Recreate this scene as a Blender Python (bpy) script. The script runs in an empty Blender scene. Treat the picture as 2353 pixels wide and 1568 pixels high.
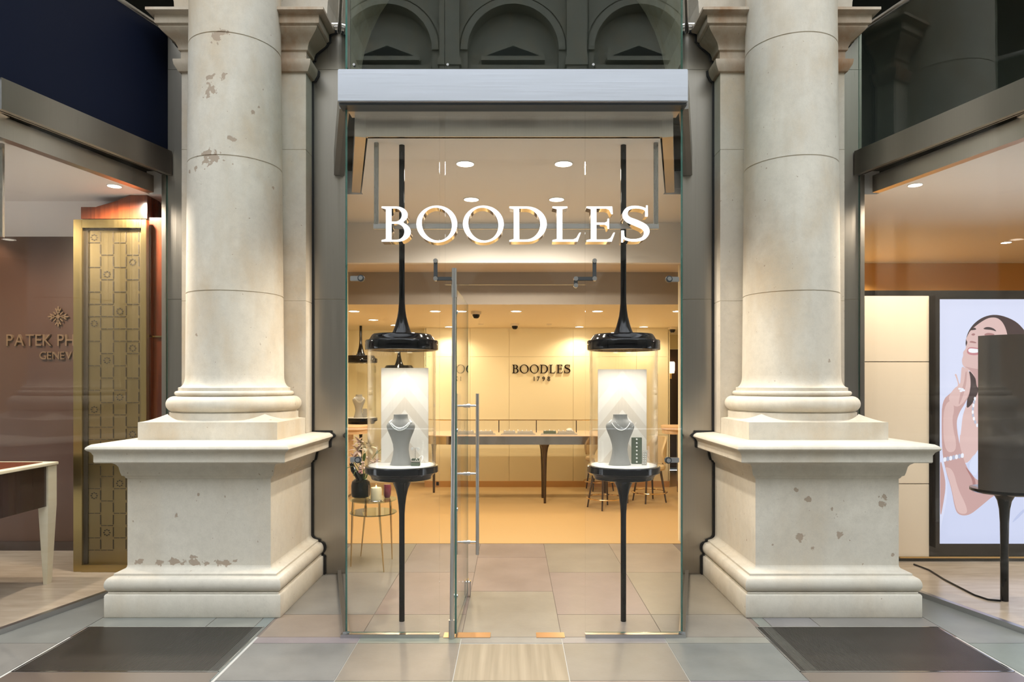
import bpy, bmesh, math, random
from mathutils import Vector, Matrix
random.seed(7)
PI = math.pi
C = bpy.context.scene.collection
SC = bpy.context.scene
F = 24.0 / 36.0 * 2353      # focal length in pixels
H = 1.6                     # eye height
def P(px, py, Y):           # pixel + depth -> world point
    return Vector(((px - 1179) / F * Y, Y, H - (py - 881) / F * Y))
def PX(px, Y): return (px - 1179) / F * Y
def PZ(py, Y): return H - (py - 881) / F * Y

# ------------------------------------------------------------------ camera, world, exposure
cam_d = bpy.data.cameras.new('camera'); cam = bpy.data.objects.new('camera', cam_d); C.objects.link(cam)
cam_d.sensor_width = 36; cam_d.lens = 24
cam_d.shift_x = -2.5 / 2353; cam_d.shift_y = 97 / 2353
cam.location = (0, 0, H); cam.rotation_euler = (PI / 2, 0, 0)
cam_d.clip_start = 0.05; cam_d.clip_end = 200
SC.camera = cam
w = bpy.data.worlds.new('world'); SC.world = w; w.use_nodes = True
bg = w.node_tree.nodes['Background']
bg.inputs[0].default_value = (0.90, 0.95, 1.0, 1); bg.inputs[1].default_value = 4.4
vs = SC.view_settings
vs.view_transform = 'Standard'; vs.look = 'None'; vs.gamma = 1; vs.use_curve_mapping = False
vs.exposure = 0.0
SC.cycles.max_bounces = 9; SC.cycles.diffuse_bounces = 4; SC.cycles.glossy_bounces = 4
SC.cycles.transmission_bounces = 6; SC.cycles.transparent_max_bounces = 28
SC.cycles.use_denoising = True
SC.cycles.sample_clamp_indirect = 6
SC.cycles.blur_glossy = 0.6
SC.cycles.caustics_reflective = False; SC.cycles.caustics_refractive = False
# lamp powers (watts)
P_VEST, P_BACK, P_SIDE, P_VIT = 106, 38, 165, 8

# ------------------------------------------------------------------ materials
def newmat(name):
    m = bpy.data.materials.new(name); m.use_nodes = True
    nt = m.node_tree; b = nt.nodes['Principled BSDF']
    return m, nt, b
def N(nt, t, **kw):
    n = nt.nodes.new(t)
    for k, v in kw.items(): setattr(n, k, v)
    return n
def plain(name, col, rough=0.5, metal=0.0, coat=0.0, spec=0.5, bump=0.0, bscale=60, var=0.0):
    m, nt, b = newmat(name)
    b.inputs['Base Color'].default_value = (*col, 1); b.inputs['Roughness'].default_value = rough
    b.inputs['Metallic'].default_value = metal; b.inputs['Coat Weight'].default_value = coat
    b.inputs['Specular IOR Level'].default_value = spec
    tc = N(nt, 'ShaderNodeTexCoord'); nz = N(nt, 'ShaderNodeTexNoise')
    nz.inputs['Scale'].default_value = bscale; nz.inputs['Detail'].default_value = 4
    nt.links.new(tc.outputs['Object'], nz.inputs['Vector'])
    if bump:
        bp = N(nt, 'ShaderNodeBump'); bp.inputs['Strength'].default_value = bump; bp.inputs['Distance'].default_value = 0.01
        nt.links.new(nz.outputs[0], bp.inputs['Height']); nt.links.new(bp.outputs[0], b.inputs['Normal'])
    if var:
        mr = N(nt, 'ShaderNodeMapRange'); mr.inputs[3].default_value = 1 - var; mr.inputs[4].default_value = 1 + var
        hs = N(nt, 'ShaderNodeHueSaturation'); hs.inputs['Color'].default_value = (*col, 1)
        nt.links.new(nz.outputs[0], mr.inputs[0]); nt.links.new(mr.outputs[0], hs.inputs['Value'])
        nt.links.new(hs.outputs[0], b.inputs['Base Color'])
    return m
def emit(name, col, s):
    m, nt, b = newmat(name)
    b.inputs['Base Color'].default_value = (0, 0, 0, 1); b.inputs['Specular IOR Level'].default_value = 0.2
    b.inputs['Emission Color'].default_value = (*col, 1); b.inputs['Emission Strength'].default_value = s
    return m
def stone(name, col, stain=(0.52, 0.385, 0.228), chips=(), amount=1.0, chipth=0.735):
    m, nt, b = newmat(name); L = nt.links.new
    tc = N(nt, 'ShaderNodeTexCoord'); oi = N(nt, 'ShaderNodeObjectInfo')
    geo = N(nt, 'ShaderNodeNewGeometry')
    P0 = geo.outputs['Position']
    def noise(scale, detail=5, rough=0.55, vec=P0):
        n = N(nt, 'ShaderNodeTexNoise'); n.inputs['Scale'].default_value = scale
        n.inputs['Detail'].default_value = detail; n.inputs['Roughness'].default_value = rough
        L(vec, n.inputs['Vector']); return n.outputs[0]
    def ramp(src, a, b_):
        r = N(nt, 'ShaderNodeMapRange'); r.inputs[1].default_value = a; r.inputs[2].default_value = b_
        L(src, r.inputs[0]); return r.outputs[0]
    def mix(f, c1, c2):
        x = N(nt, 'ShaderNodeMix', data_type='RGBA')
        if isinstance(f, float): x.inputs[0].default_value = f
        else: L(f, x.inputs[0])
        for i, c in ((6, c1), (7, c2)):
            if isinstance(c, tuple): x.inputs[i].default_value = (*c, 1)
            else: L(c, x.inputs[i])
        return x.outputs[2]
    def mul(a, k):
        x = N(nt, 'ShaderNodeMath', operation='MULTIPLY'); L(a, x.inputs[0])
        if isinstance(k, (int, float)): x.inputs[1].default_value = k
        else: L(k, x.inputs[1])
        return x.outputs[0]
    mp = N(nt, 'ShaderNodeMapping'); mp.inputs['Scale'].default_value = (1.6, 1.6, .7); L(P0, mp.inputs[0])
    c = mix(mul(ramp(noise(1.3, 6, .6, mp.outputs[0]), .47, .66), .5 * amount), col, stain)
    pale = tuple(min(1, v * 1.14 + .03) for v in col)
    c = mix(mul(ramp(noise(2.6, 6), .5, .7), .6), c, pale)
    c = mix(mul(ramp(noise(16, 8, .7), .45, .75), .32), c, tuple(v * .66 for v in col))
    mp3 = N(nt, 'ShaderNodeMapping'); mp3.inputs['Scale'].default_value = (5, 5, .6); L(P0, mp3.inputs[0])
    c = mix(mul(ramp(noise(1.0, 5, .6, mp3.outputs[0]), .52, .72), .3 * amount), c, (col[0] * .80, col[1] * .76, col[2] * .70))
    c = mix(mul(ramp(noise(150, 2), .35, .75), .12), c, tuple(v * .5 for v in col))
    mp2 = N(nt, 'ShaderNodeMapping'); mp2.inputs['Location'].default_value = (3.1, 1.2, 7.7); mp2.inputs['Scale'].default_value = (1, 1, .8)
    L(P0, mp2.inputs[0])
    chip = ramp(noise(8.5, 3, .5, mp2.outputs[0]), chipth, chipth + .02)
    sp_ = ramp(noise(34, 2, .5), .745, .765)
    mxs = N(nt, 'ShaderNodeMath', operation='MAXIMUM'); L(chip, mxs.inputs[0]); L(sp_, mxs.inputs[1]); chip = mxs.outputs[0]
    hgt = chip
    nz = N(nt, 'ShaderNodeTexNoise'); nz.inputs['Scale'].default_value = 30; nz.inputs['Detail'].default_value = 4; L(P0, nz.inputs['Vector'])
    for (x, y, z, r, sx) in chips:
        s = N(nt, 'ShaderNodeVectorMath', operation='SUBTRACT'); L(P0, s.inputs[0]); s.inputs[1].default_value = (x, y, z)
        sc = N(nt, 'ShaderNodeVectorMath', operation='MULTIPLY'); L(s.outputs[0], sc.inputs[0]); sc.inputs[1].default_value = (1 / sx, 1, 1)
        ln = N(nt, 'ShaderNodeVectorMath', operation='LENGTH'); L(sc.outputs[0], ln.inputs[0])
        ad = N(nt, 'ShaderNodeMath', operation='MULTIPLY_ADD'); L(nz.outputs[0], ad.inputs[0]); ad.inputs[1].default_value = r * 5
        L(ln.outputs['Value'], ad.inputs[2])
        rr = N(nt, 'ShaderNodeMapRange'); L(ad.outputs[0], rr.inputs[0])
        rr.inputs[1].default_value = r * 3.4 + .002; rr.inputs[2].default_value = r * 3.4 - .002
        mx = N(nt, 'ShaderNodeMath', operation='MAXIMUM'); L(hgt, mx.inputs[0]); L(rr.outputs[0], mx.inputs[1]); hgt = mx.outputs[0]
    c = mix(mul(hgt, .8), c, (.34, .255, .185))
    L(c, b.inputs['Base Color']); b.inputs['Roughness'].default_value = .72; b.inputs['Specular IOR Level'].default_value = .25
    inv = N(nt, 'ShaderNodeMath', operation='MULTIPLY_ADD'); L(hgt, inv.inputs[0]); inv.inputs[1].default_value = -1.0
    L(mul(noise(45, 6, .7), .5), inv.inputs[2])
    bp = N(nt, 'ShaderNodeBump'); bp.inputs['Strength'].default_value = .25; bp.inputs['Distance'].default_value = .006
    L(inv.outputs[0], bp.inputs['Height']); L(bp.outputs[0], b.inputs['Normal'])
    return m
def steel(name, col, rough=.28, vertical=True, streak=.5):
    m, nt, b = newmat(name); L = nt.links.new
    geo = N(nt, 'ShaderNodeNewGeometry'); mp = N(nt, 'ShaderNodeMapping')
    mp.inputs['Scale'].default_value = (220, 220, 1.5) if vertical else (2, 2, 260)
    L(geo.outputs['Position'], mp.inputs[0])
    n = N(nt, 'ShaderNodeTexNoise'); n.inputs['Scale'].default_value = 1; n.inputs['Detail'].default_value = 3; L(mp.outputs[0], n.inputs['Vector'])
    r = N(nt, 'ShaderNodeMapRange'); r.inputs[3].default_value = rough * .8; r.inputs[4].default_value = rough * 1.3
    L(n.outputs[0], r.inputs[0]); L(r.outputs[0], b.inputs['Roughness'])
    mx = N(nt, 'ShaderNodeMix', data_type='RGBA'); mx.inputs[6].default_value = (*[v * (1 - .12 * streak) for v in col], 1); mx.inputs[7].default_value = (*[min(1, v * (1 + .12 * streak)) for v in col], 1)
    L(n.outputs[0], mx.inputs[0]); L(mx.outputs[2], b.inputs['Base Color'])
    bp = N(nt, 'ShaderNodeBump'); bp.inputs['Strength'].default_value = .06; bp.inputs['Distance'].default_value = .002
    L(n.outputs[0], bp.inputs['Height']); L(bp.outputs[0], b.inputs['Normal'])
    b.inputs['Metallic'].default_value = 1
    b.inputs['Anisotropic'].default_value = .0
    return m
def glass(name, tint=(1, 1, 1), boost=1.0, base=.018):
    m = bpy.data.materials.new(name); m.use_nodes = True; nt = m.node_tree; L = nt.links.new
    nt.nodes.clear(); out = N(nt, 'ShaderNodeOutputMaterial')
    g = N(nt, 'ShaderNodeNewGeometry'); d = N(nt, 'ShaderNodeVectorMath', operation='DOT_PRODUCT')
    L(g.outputs['Normal'], d.inputs[0]); L(g.outputs['Incoming'], d.inputs[1])
    a = N(nt, 'ShaderNodeMath', operation='ABSOLUTE'); L(d.outputs['Value'], a.inputs[0])
    s = N(nt, 'ShaderNodeMath', operation='SUBTRACT'); s.inputs[0].default_value = 1; L(a.outputs[0], s.inputs[1])
    p = N(nt, 'ShaderNodeMath', operation='POWER'); L(s.outputs[0], p.inputs[0]); p.inputs[1].default_value = 5
    f = N(nt, 'ShaderNodeMath', operation='MULTIPLY_ADD', use_clamp=True); L(p.outputs[0], f.inputs[0]); f.inputs[1].default_value = .96 * boost; f.inputs[2].default_value = base * boost
    t = N(nt, 'ShaderNodeBsdfTransparent'); t.inputs[0].default_value = (*tint, 1)
    gl = N(nt, 'ShaderNodeBsdfGlossy'); gl.inputs['Roughness'].default_value = 0.0; gl.inputs[0].default_value = (1, 1, 1, 1)
    mx = N(nt, 'ShaderNodeMixShader'); L(f.outputs[0], mx.inputs[0]); L(t.outputs[0], mx.inputs[1]); L(gl.outputs[0], mx.inputs[2])
    L(mx.outputs[0], out.inputs[0]); return m
def attrmat(name, rough, grain=0.0, spec=.4):     # tiles: colour of each slab from a colour attribute, plus veins
    m, nt, b = newmat(name); L = nt.links.new
    at = N(nt, 'ShaderNodeAttribute', attribute_name='col'); geo = N(nt, 'ShaderNodeNewGeometry')
    n = N(nt, 'ShaderNodeTexNoise'); n.inputs['Scale'].default_value = 3; n.inputs['Detail'].default_value = 8; n.inputs['Roughness'].default_value = .65
    L(geo.outputs['Position'], n.inputs['Vector'])
    r = N(nt, 'ShaderNodeMapRange'); r.inputs[1].default_value = .3; r.inputs[2].default_value = .7; r.inputs[3].default_value = .84; r.inputs[4].default_value = 1.16; L(n.outputs[0], r.inputs[0])
    hs = N(nt, 'ShaderNodeHueSaturation'); L(at.outputs[0], hs.inputs['Color']); L(r.outputs[0], hs.inputs['Value'])
    L(hs.outputs[0], b.inputs['Base Color'])
    r2 = N(nt, 'ShaderNodeMapRange'); r2.inputs[3].default_value = rough * .8; r2.inputs[4].default_value = rough * 1.25; L(n.outputs[0], r2.inputs[0]); L(r2.outputs[0], b.inputs['Roughness'])
    n2 = N(nt, 'ShaderNodeTexNoise'); n2.inputs['Scale'].default_value = 60; L(geo.outputs['Position'], n2.inputs['Vector'])
    bp = N(nt, 'ShaderNodeBump'); bp.inputs['Strength'].default_value = .08; bp.inputs['Distance'].default_value = .003; L(n2.outputs[0], bp.inputs['Height']); L(bp.outputs[0], b.inputs['Normal'])
    b.inputs['Specular IOR Level'].default_value = spec
    return m
def grainmat(name, c1, c2, scale=(2, 30, 30), rough=.4, coat=0.0):
    m, nt, b = newmat(name); L = nt.links.new
    geo = N(nt, 'ShaderNodeNewGeometry'); mp = N(nt, 'ShaderNodeMapping'); mp.inputs['Scale'].default_value = scale; L(geo.outputs['Position'], mp.inputs[0])
    n = N(nt, 'ShaderNodeTexNoise'); n.inputs['Scale'].default_value = 1; n.inputs['Detail'].default_value = 6; n.inputs['Distortion'].default_value = .4; L(mp.outputs[0], n.inputs['Vector'])
    cr = N(nt, 'ShaderNodeValToRGB'); cr.color_ramp.elements[0].position = .3; cr.color_ramp.elements[1].position = .7
    cr.color_ramp.elements[0].color = (*c1, 1); cr.color_ramp.elements[1].color = (*c2, 1)
    L(n.outputs[0], cr.inputs[0]); L(cr.outputs[0], b.inputs['Base Color'])
    b.inputs['Roughness'].default_value = rough; b.inputs['Coat Weight'].default_value = coat; b.inputs['Coat Roughness'].default_value = .08
    return m

STONE = (.640, .595, .510)
chipsL = []
for px, py, r, sx in ((498, 84, .045, 1.0), (508, 76, .03, 1.6), (484, 177, .022, 1.3), (482, 206, .042, 1.0), (512, 176, .02, 1.2), (531, 319, .02, 1.1), (483, 361, .045, 1.6),
                      (451, 387, .015, 1), (437, 392, .018, 1), (594, 246, .012, 1), (582, 258, .012, 1), (627, 432, .014, 1), (535, 377, .01, 1), (455, 770, .012, 1), (596, 790, .014, 1), (470, 812, .012, 1)):
    dx = (px - 1179) / F
    # hit the cylinder axis (-2.185, 5.38) radius .35
    best = None
    for k in range(400):
        Y = 4.95 + k * .0015
        X = dx * Y
        d = abs(math.hypot(X + 2.185, Y - 5.38) - .345)
        if best is None or d < best[0]: best = (d, X, Y)
        if d < .002: break
    chipsL.append((best[1], best[2], PZ(py, best[2]), r, sx))
M = {}
M['stone_col_l'] = stone('limestone_left_column', STONE, chips=chipsL, amount=1.1)
M['stone_col_r'] = stone('limestone_right_column', STONE, amount=1.1, chipth=.76)
chR = [(PX(px, 4.75), 4.75, PZ(py, 4.75), r, sx) for px, py, r, sx in
       ((1857, 1148, .016, 1.2), (1920, 1185, .018, .9), (1913, 1171, .014, .7), (2026, 1163, .024, .8), (2032, 1141, .02, 1.2), (1838, 1235, .022, 1.5), (1929, 1231, .022, .9), (1830, 1127, .012, 1), (1869, 1259, .016, 1), (1776, 1253, .01, 1), (2051, 1277, .01, 1))]
chL = [(PX(px, 4.75), 4.75, PZ(py, 4.75), r, sx) for px, py, r, sx in
       ((317, 1293, .018, 1.5), (365, 1294, .02, 1.3), (402, 1292, .022, 2.0), (445, 1291, .02, 2.0), (512, 1293, .022, 3.2), (478, 1293, .018, 2.0), (445, 1280, .012, 1.2), (405, 1184, .014, .6), (306, 1198, .009, .7), (456, 1137, .009, .8))]
M['stone_ped_r'] = stone('limestone_right_pedestal', STONE, chips=chR, amount=.6, chipth=.80)
M['stone_ped_l'] = stone('limestone_left_pedestal', STONE, chips=chL, amount=.5, chipth=.80)
M['stone'] = stone('limestone', (.59, .535, .45), amount=1.2, chipth=.77)
M['stone_dirty'] = stone('stained_limestone', (.56, .48, .38), amount=2.0, stain=(.36, .20, .10), chipth=.76)
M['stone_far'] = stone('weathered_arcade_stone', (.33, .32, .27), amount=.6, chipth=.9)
M['gap'] = plain('black_sealant', (.008, .008, .009), .6)
M['steel'] = steel('brushed_steel', (.37, .345, .31), .30)
M['steel_beam'] = steel('satin_steel', (.48, .505, .56), .38, vertical=False, streak=.2)
M['steel_dark'] = steel('grey_steel', (.34, .33, .31), .25)
M['chrome'] = plain('polished_steel', (.72, .72, .72), .10, 1)
M['satin'] = plain('satin_chrome', (.55, .55, .56), .28, 1)
M['fitting'] = plain('dark_patch_fitting', (.10, .105, .11), .35, .7)
M['glass'] = glass('clear_glass')
M['glass_up'] = glass('upper_glass', (.80, .86, .82), base=.048)
M['glass_vit'] = glass('display_glass', (.97, .97, .95), boost=1.5)
M['glass_edge'] = plain('green_glass_edge', (.05, .16, .13), .08, 0, coat=1)
M['glass_tab'] = glass('table_glass', (.80, .86, .80), boost=1.4)
M['glass_smoke'] = glass('smoked_glass', (.45, .50, .43), boost=1.8)
M['black'] = plain('black_lacquer', (.004, .004, .005), .08, 0, spec=.32)
M['navy'] = plain('navy_panel', (.006, .009, .022), .4, spec=.12)
M['void'] = plain('dark_void', (.012, .013, .010), .8)
M['ceil'] = plain('cream_ceiling_paint', (.86, .82, .76), .6)
M['ceil_warm'] = plain('warm_ceiling_paint', (.82, .70, .50), .6)
M['wall_cream'] = plain('cream_leather_wall', (.86, .77, .53), .55, bump=.05)
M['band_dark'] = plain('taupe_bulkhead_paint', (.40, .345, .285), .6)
M['steel_fascia'] = steel('soffit_steel', (.62, .58, .52), .30)
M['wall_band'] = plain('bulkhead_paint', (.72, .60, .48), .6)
M['skirt'] = plain('oak_skirting', (.62, .36, .15), .45)
M['carpet'] = plain('golden_carpet', (.53, .355, .165), .95, spec=.1, bump=.4, bscale=220, var=.10)
M['tiles'] = attrmat('stone_slabs', .34)
M['joint'] = plain('joint_mortar', (.42, .41, .38), .8)
M['joint_dark'] = plain('dark_joint', (.16, .13, .11), .8)
M['striped'] = grainmat('striped_sandstone', (.20, .165, .115), (.30, .25, .18), (26, .8, 1), .42)
M['white'] = plain('white_top', (.86, .84, .81), .35)
M['chevron'] = None
M['grey_felt'] = plain('grey_suede', (.34, .335, .33), .85, spec=.2, bump=.15, bscale=300)
M['green_felt'] = plain('green_leather', (.105, .135, .095), .6)
M['grey_tray'] = plain('grey_tray_leather', (.42, .40, .36), .5)
M['pearl'] = plain('silver_jewels', (.95, .95, .95), .15, 0, coat=1)
M['gold'] = plain('polished_brass', (.78, .55, .26), .16, 1)
M['goldmir'] = plain('gold_mirror', (.72, .58, .40), .08, 1)
M['bronze'] = plain('bronze_mirror', (.50, .42, .34), .10, 1)
M['darkwood'] = plain('dark_timber', (.035, .018, .011), .25, coat=.5)
M['oak'] = grainmat('pale_oak', (.66, .42, .22), (.80, .58, .36), (3, 3, 40), .4)
M['mahog'] = grainmat('mahogany', (.09, .018, .007), (.20, .045, .014), (40, 40, 2), .25, .5)
M['brownwall'] = plain('brown_leather_wall', (.085, .040, .024), .42, bump=.012, var=.05, bscale=4)
M['brownsign'] = plain('bronze_letters', (.25, .155, .085), .35, .4)
M['brass_old'] = steel('aged_brass', (.42, .31, .125), .30)
M['brass_mesh'] = steel('brass_mesh', (.30, .225, .105), .38)
M['slot'] = plain('dark_slot', (.03, .02, .008), .6)
M['cream'] = grainmat('cream_lacquer', (.72, .64, .46), (.76, .69, .52), (2, 2, 30), .4)
M['dkbrown'] = plain('dark_brown_lacquer', (.030, .012, .010), .2, coat=.6)
M['floor_l'] = grainmat('striped_travertine', (.36, .29, .215), (.48, .40, .31), (3, 14, 1), .22)
M['panel_cream'] = plain('cream_wall_panel', (.78, .66, .50), .5)
M['black_frame'] = plain('black_gloss_frame', (.012, .010, .009), .15, coat=.5)
M['orange_wall'] = plain('ochre_wall', (.70, .40, .13), .6)
M['upholst'] = plain('beige_upholstery', (.60, .46, .26), .8, bump=.1, bscale=200)
M['lamp'] = emit('lamp_lens', (1.0, .90, .74), 14)
M['sign_face'] = emit('sign_face', (1.0, .985, .96), 2.2)
M['chrome_sign'] = plain('dark_mirror_letters', (.12, .07, .05), .12, 1)
M['wax'] = plain('candle_wax', (.85, .76, .52), .5)
M['flame'] = emit('candle_flame', (1.0, .62, .22), 9)
M['petal'] = plain('pale_pink_petal', (.82, .62, .52), .5)
M['petal2'] = plain('rose_petal', (.62, .30, .32), .5)
M['bloom_y'] = plain('cream_bloom', (.84, .74, .50), .5)
M['leaf'] = plain('green_leaf', (.10, .20, .03), .4)
M['leaf2'] = plain('pale_green_leaf', (.36, .42, .10), .4)
M['vaseblk'] = plain('black_vase_glass', (.006, .008, .004), .10, spec=.3)
M['redglass'] = plain('wine_red_glass', (.18, .02, .04), .1, coat=1)
M['grate'] = steel('grate_steel', (.17, .16, .155), .35)
M['plate'] = steel('floor_plate_steel', (.50, .45, .43), .30)
M['lampwall'] = emit('wall_lamp_glow', (1.0, .75, .40), 7)
M['camera_white'] = plain('camera_white', (.75, .66, .52), .4)
M['rib'] = plain('curved_brown_leather', (.045, .038, .033), .22, coat=.4)

def chevmat():
    m, nt, b = newmat('chevron_marquetry'); L = nt.links.new
    tc = N(nt, 'ShaderNodeTexCoord'); sp = N(nt, 'ShaderNodeSeparateXYZ'); L(tc.outputs['Object'], sp.inputs[0])
    a = N(nt, 'ShaderNodeMath', operation='ABSOLUTE'); L(sp.outputs[0], a.inputs[0])
    ad = N(nt, 'ShaderNodeMath', operation='MULTIPLY_ADD'); L(a.outputs[0], ad.inputs[0]); ad.inputs[1].default_value = 1.25; L(sp.outputs[2], ad.inputs[2])
    sc = N(nt, 'ShaderNodeMath', operation='MULTIPLY'); L(ad.outputs[0], sc.inputs[0]); sc.inputs[1].default_value = 11
    wn = N(nt, 'ShaderNodeTexWhiteNoise', noise_dimensions='1D'); fl = N(nt, 'ShaderNodeMath', operation='FLOOR'); L(sc.outputs[0], fl.inputs[0]); L(fl.outputs[0], wn.inputs['W'])
    cr = N(nt, 'ShaderNodeValToRGB'); cr.color_ramp.elements[0].color = (.66, .60, .53, 1); cr.color_ramp.elements[1].color = (.82, .79, .75, 1)
    L(wn.outputs[0], cr.inputs[0]); L(cr.outputs[0], b.inputs['Base Color']); b.inputs['Roughness'].default_value = .5
    return m
M['chevron'] = chevmat()

# ------------------------------------------------------------------ mesh helpers
class MB:
    def __init__(s): s.v = []; s.f = []; s.mi = []; s.mats = []; s.cur = 0; s.cols = []; s.col = None
    def mat(s, m):
        m = M[m] if isinstance(m, str) else m
        if m not in s.mats: s.mats.append(m)
        s.cur = s.mats.index(m); return s
    def add(s, vs, fs):
        o = len(s.v); s.v += [tuple(v) for v in vs]
        for f in fs: s.f.append([o + i for i in f]); s.mi.append(s.cur); s.cols.append(s.col)
        return s
    def box(s, x0, x1, y0, y1, z0, z1):
        return s.add([(x0, y0, z0), (x1, y0, z0), (x1, y1, z0), (x0, y1, z0), (x0, y0, z1), (x1, y0, z1), (x1, y1, z1), (x0, y1, z1)],
                     [(0, 3, 2, 1), (4, 5, 6, 7), (0, 1, 5, 4), (1, 2, 6, 5), (2, 3, 7, 6), (3, 0, 4, 7)])
    def prism(s, poly, z0, z1):          # poly in xy, counter-clockwise
        n = len(poly)
        return s.add([(x, y, z0) for x, y in poly] + [(x, y, z1) for x, y in poly],
                     [tuple(reversed(range(n))), tuple(range(n, 2 * n))] + [(i, (i + 1) % n, n + (i + 1) % n, n + i) for i in range(n)])
    def prism_xz(s, poly, y0, y1):       # poly in xz
        n = len(poly)
        return s.add([(x, y0, z) for x, z in poly] + [(x, y1, z) for x, z in poly],
                     [tuple(range(n)), tuple(reversed(range(n, 2 * n)))] + [(i, n + i, n + (i + 1) % n, (i + 1) % n) for i in range(n)])
    def lathe(s, prof, cx=0, cy=0, seg=48, cap=True, sx=1, sy=1):   # prof [(r,z)] bottom to top
        vs = []; fs = []; n = len(prof)
        for r, z in prof:
            for k in range(seg):
                a = 2 * PI * k / seg; vs.append((cx + r * math.cos(a) * sx, cy + r * math.sin(a) * sy, z))
        for i in range(n - 1):
            for k in range(seg):
                k2 = (k + 1) % seg; fs.append((i * seg + k, i * seg + k2, (i + 1) * seg + k2, (i + 1) * seg + k))
        if cap:
            fs.append(tuple(reversed(range(seg)))); fs.append(tuple(range((n - 1) * seg, n * seg)))
        return s.add(vs, fs)
    def rings(s, rings, cap=True):       # arbitrary rings of equal vertex count
        n = len(rings[0]); vs = [p for r in rings for p in r]; fs = []
        for i in range(len(rings) - 1):
            for k in range(n):
                k2 = (k + 1) % n; fs.append((i * n + k, i * n + k2, (i + 1) * n + k2, (i + 1) * n + k))
        if cap: fs.append(tuple(reversed(range(n)))); fs.append(tuple(range((len(rings) - 1) * n, len(rings) * n)))
        return s.add(vs, fs)
    def tube(s, pts, r, seg=12, cap=True):   # r number or list
        pts = [Vector(p) for p in pts]; rs = r if isinstance(r, (list, tuple)) else [r] * len(pts); rr = []
        up = None
        for i, p in enumerate(pts):
            d = (pts[min(i + 1, len(pts) - 1)] - pts[max(i - 1, 0)]).normalized()
            if up is None:
                up = Vector((0, 0, 1)) if abs(d.z) < .9 else Vector((1, 0, 0))
            a = (up - d * up.dot(d)).normalized(); b = d.cross(a); up = a
            rr.append([p + (a * math.cos(2 * PI * k / seg) + b * math.sin(2 * PI * k / seg)) * rs[i] for k in range(seg)])
        return s.rings(rr, cap)
    def sphere(s, c, r, seg=12, ring=8, sx=1, sy=1, sz=1):
        prof = [(max(1e-5, r * math.sin(PI * i / ring)), -r * math.cos(PI * i / ring)) for i in range(ring + 1)]
        vs = []; n = len(prof)
        fs = []
        for q, z in prof:
            for k in range(seg):
                a = 2 * PI * k / seg; vs.append((c[0] + q * math.cos(a) * sx, c[1] + q * math.sin(a) * sy, c[2] + z * sz))
        for i in range(n - 1):
            for k in range(seg):
                k2 = (k + 1) % seg; fs.append((i * seg + k, i * seg + k2, (i + 1) * seg + k2, (i + 1) * seg + k))
        return s.add(vs, fs)
    def build(s, name, mat=None, parent=None, smooth=35, bevel=0, loc=None):
        me = bpy.data.meshes.new(name); me.from_pydata(s.v, [], s.f)
        if mat is not None and not s.mats: me.materials.append(M[mat] if isinstance(mat, str) else mat)
        for m in s.mats: me.materials.append(m)
        if s.mats: me.polygons.foreach_set('material_index', s.mi)
        if any(c is not None for c in s.cols):
            at = me.color_attributes.new('col', 'FLOAT_COLOR', 'CORNER'); k = 0
            for p, c in zip(me.polygons, s.cols):
                for _ in p.loop_indices: at.data[_].color = (*(c or (.5, .5, .5)), 1)
        bm = bmesh.new(); bm.from_mesh(me)
        bmesh.ops.recalc_face_normals(bm, faces=bm.faces)
        if bevel: bmesh.ops.bevel(bm, geom=[e for e in bm.edges if len(e.link_faces) == 2 and e.calc_face_angle(0) > .6], offset=bevel, segments=2, affect='EDGES', clamp_overlap=True)
        bm.to_mesh(me); bm.free()
        if smooth: me.shade_smooth(); me.set_sharp_from_angle(angle=math.radians(smooth))
        o = bpy.data.objects.new(name, me); C.objects.link(o)
        if loc: o.location = loc
        if parent: o.parent = parent
        return o
def thing(name, label, cat, loc=(0, 0, 0), rz=0, group=None, kind=None):
    o = bpy.data.objects.new(name, None); C.objects.link(o); o.location = loc; o.rotation_euler = (0, 0, rz)
    o.empty_display_size = .1
    o['label'] = label; o['category'] = cat
    if group: o['group'] = group
    if kind: o['kind'] = kind
    return o
def tag(o, label, cat, group=None, kind=None):
    o['label'] = label; o['category'] = cat
    if group: o['group'] = group
    if kind: o['kind'] = kind
    return o
def struct(o, label=None, cat=None):
    o['kind'] = 'structure'
    if label: o['label'] = label
    if cat: o['category'] = cat
    return o
def copy_tree(o, loc, rz=None, label=None, group=None, parent=None):
    c = o.copy(); C.objects.link(c)
    if parent is not None: c.parent = parent
    else:
        c.location = loc
        if rz is not None: c.rotation_euler = (0, 0, rz)
        if label: c['label'] = label
        if group: c['group'] = group
    for ch in list(o.children): copy_tree(ch, None, parent=c)
    return c
def loft(mb, prof, x0, x1, yf, yb, eb=0):       # rectangular moulding: prof [(e,z)], e outward
    mb.rings([[(x0 - e, yf - e, z), (x1 + e, yf - e, z), (x1 + e, yb + eb * e, z), (x0 - e, yb + eb * e, z)] for e, z in prof]); return mb
def arc(c, r, a0, a1, n, sx=1, sz=1):
    return [(c[0] + r * sx * math.cos(math.radians(a0 + (a1 - a0) * i / n)), c[1] + r * sz * math.sin(math.radians(a0 + (a1 - a0) * i / n))) for i in range(n + 1)]

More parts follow.
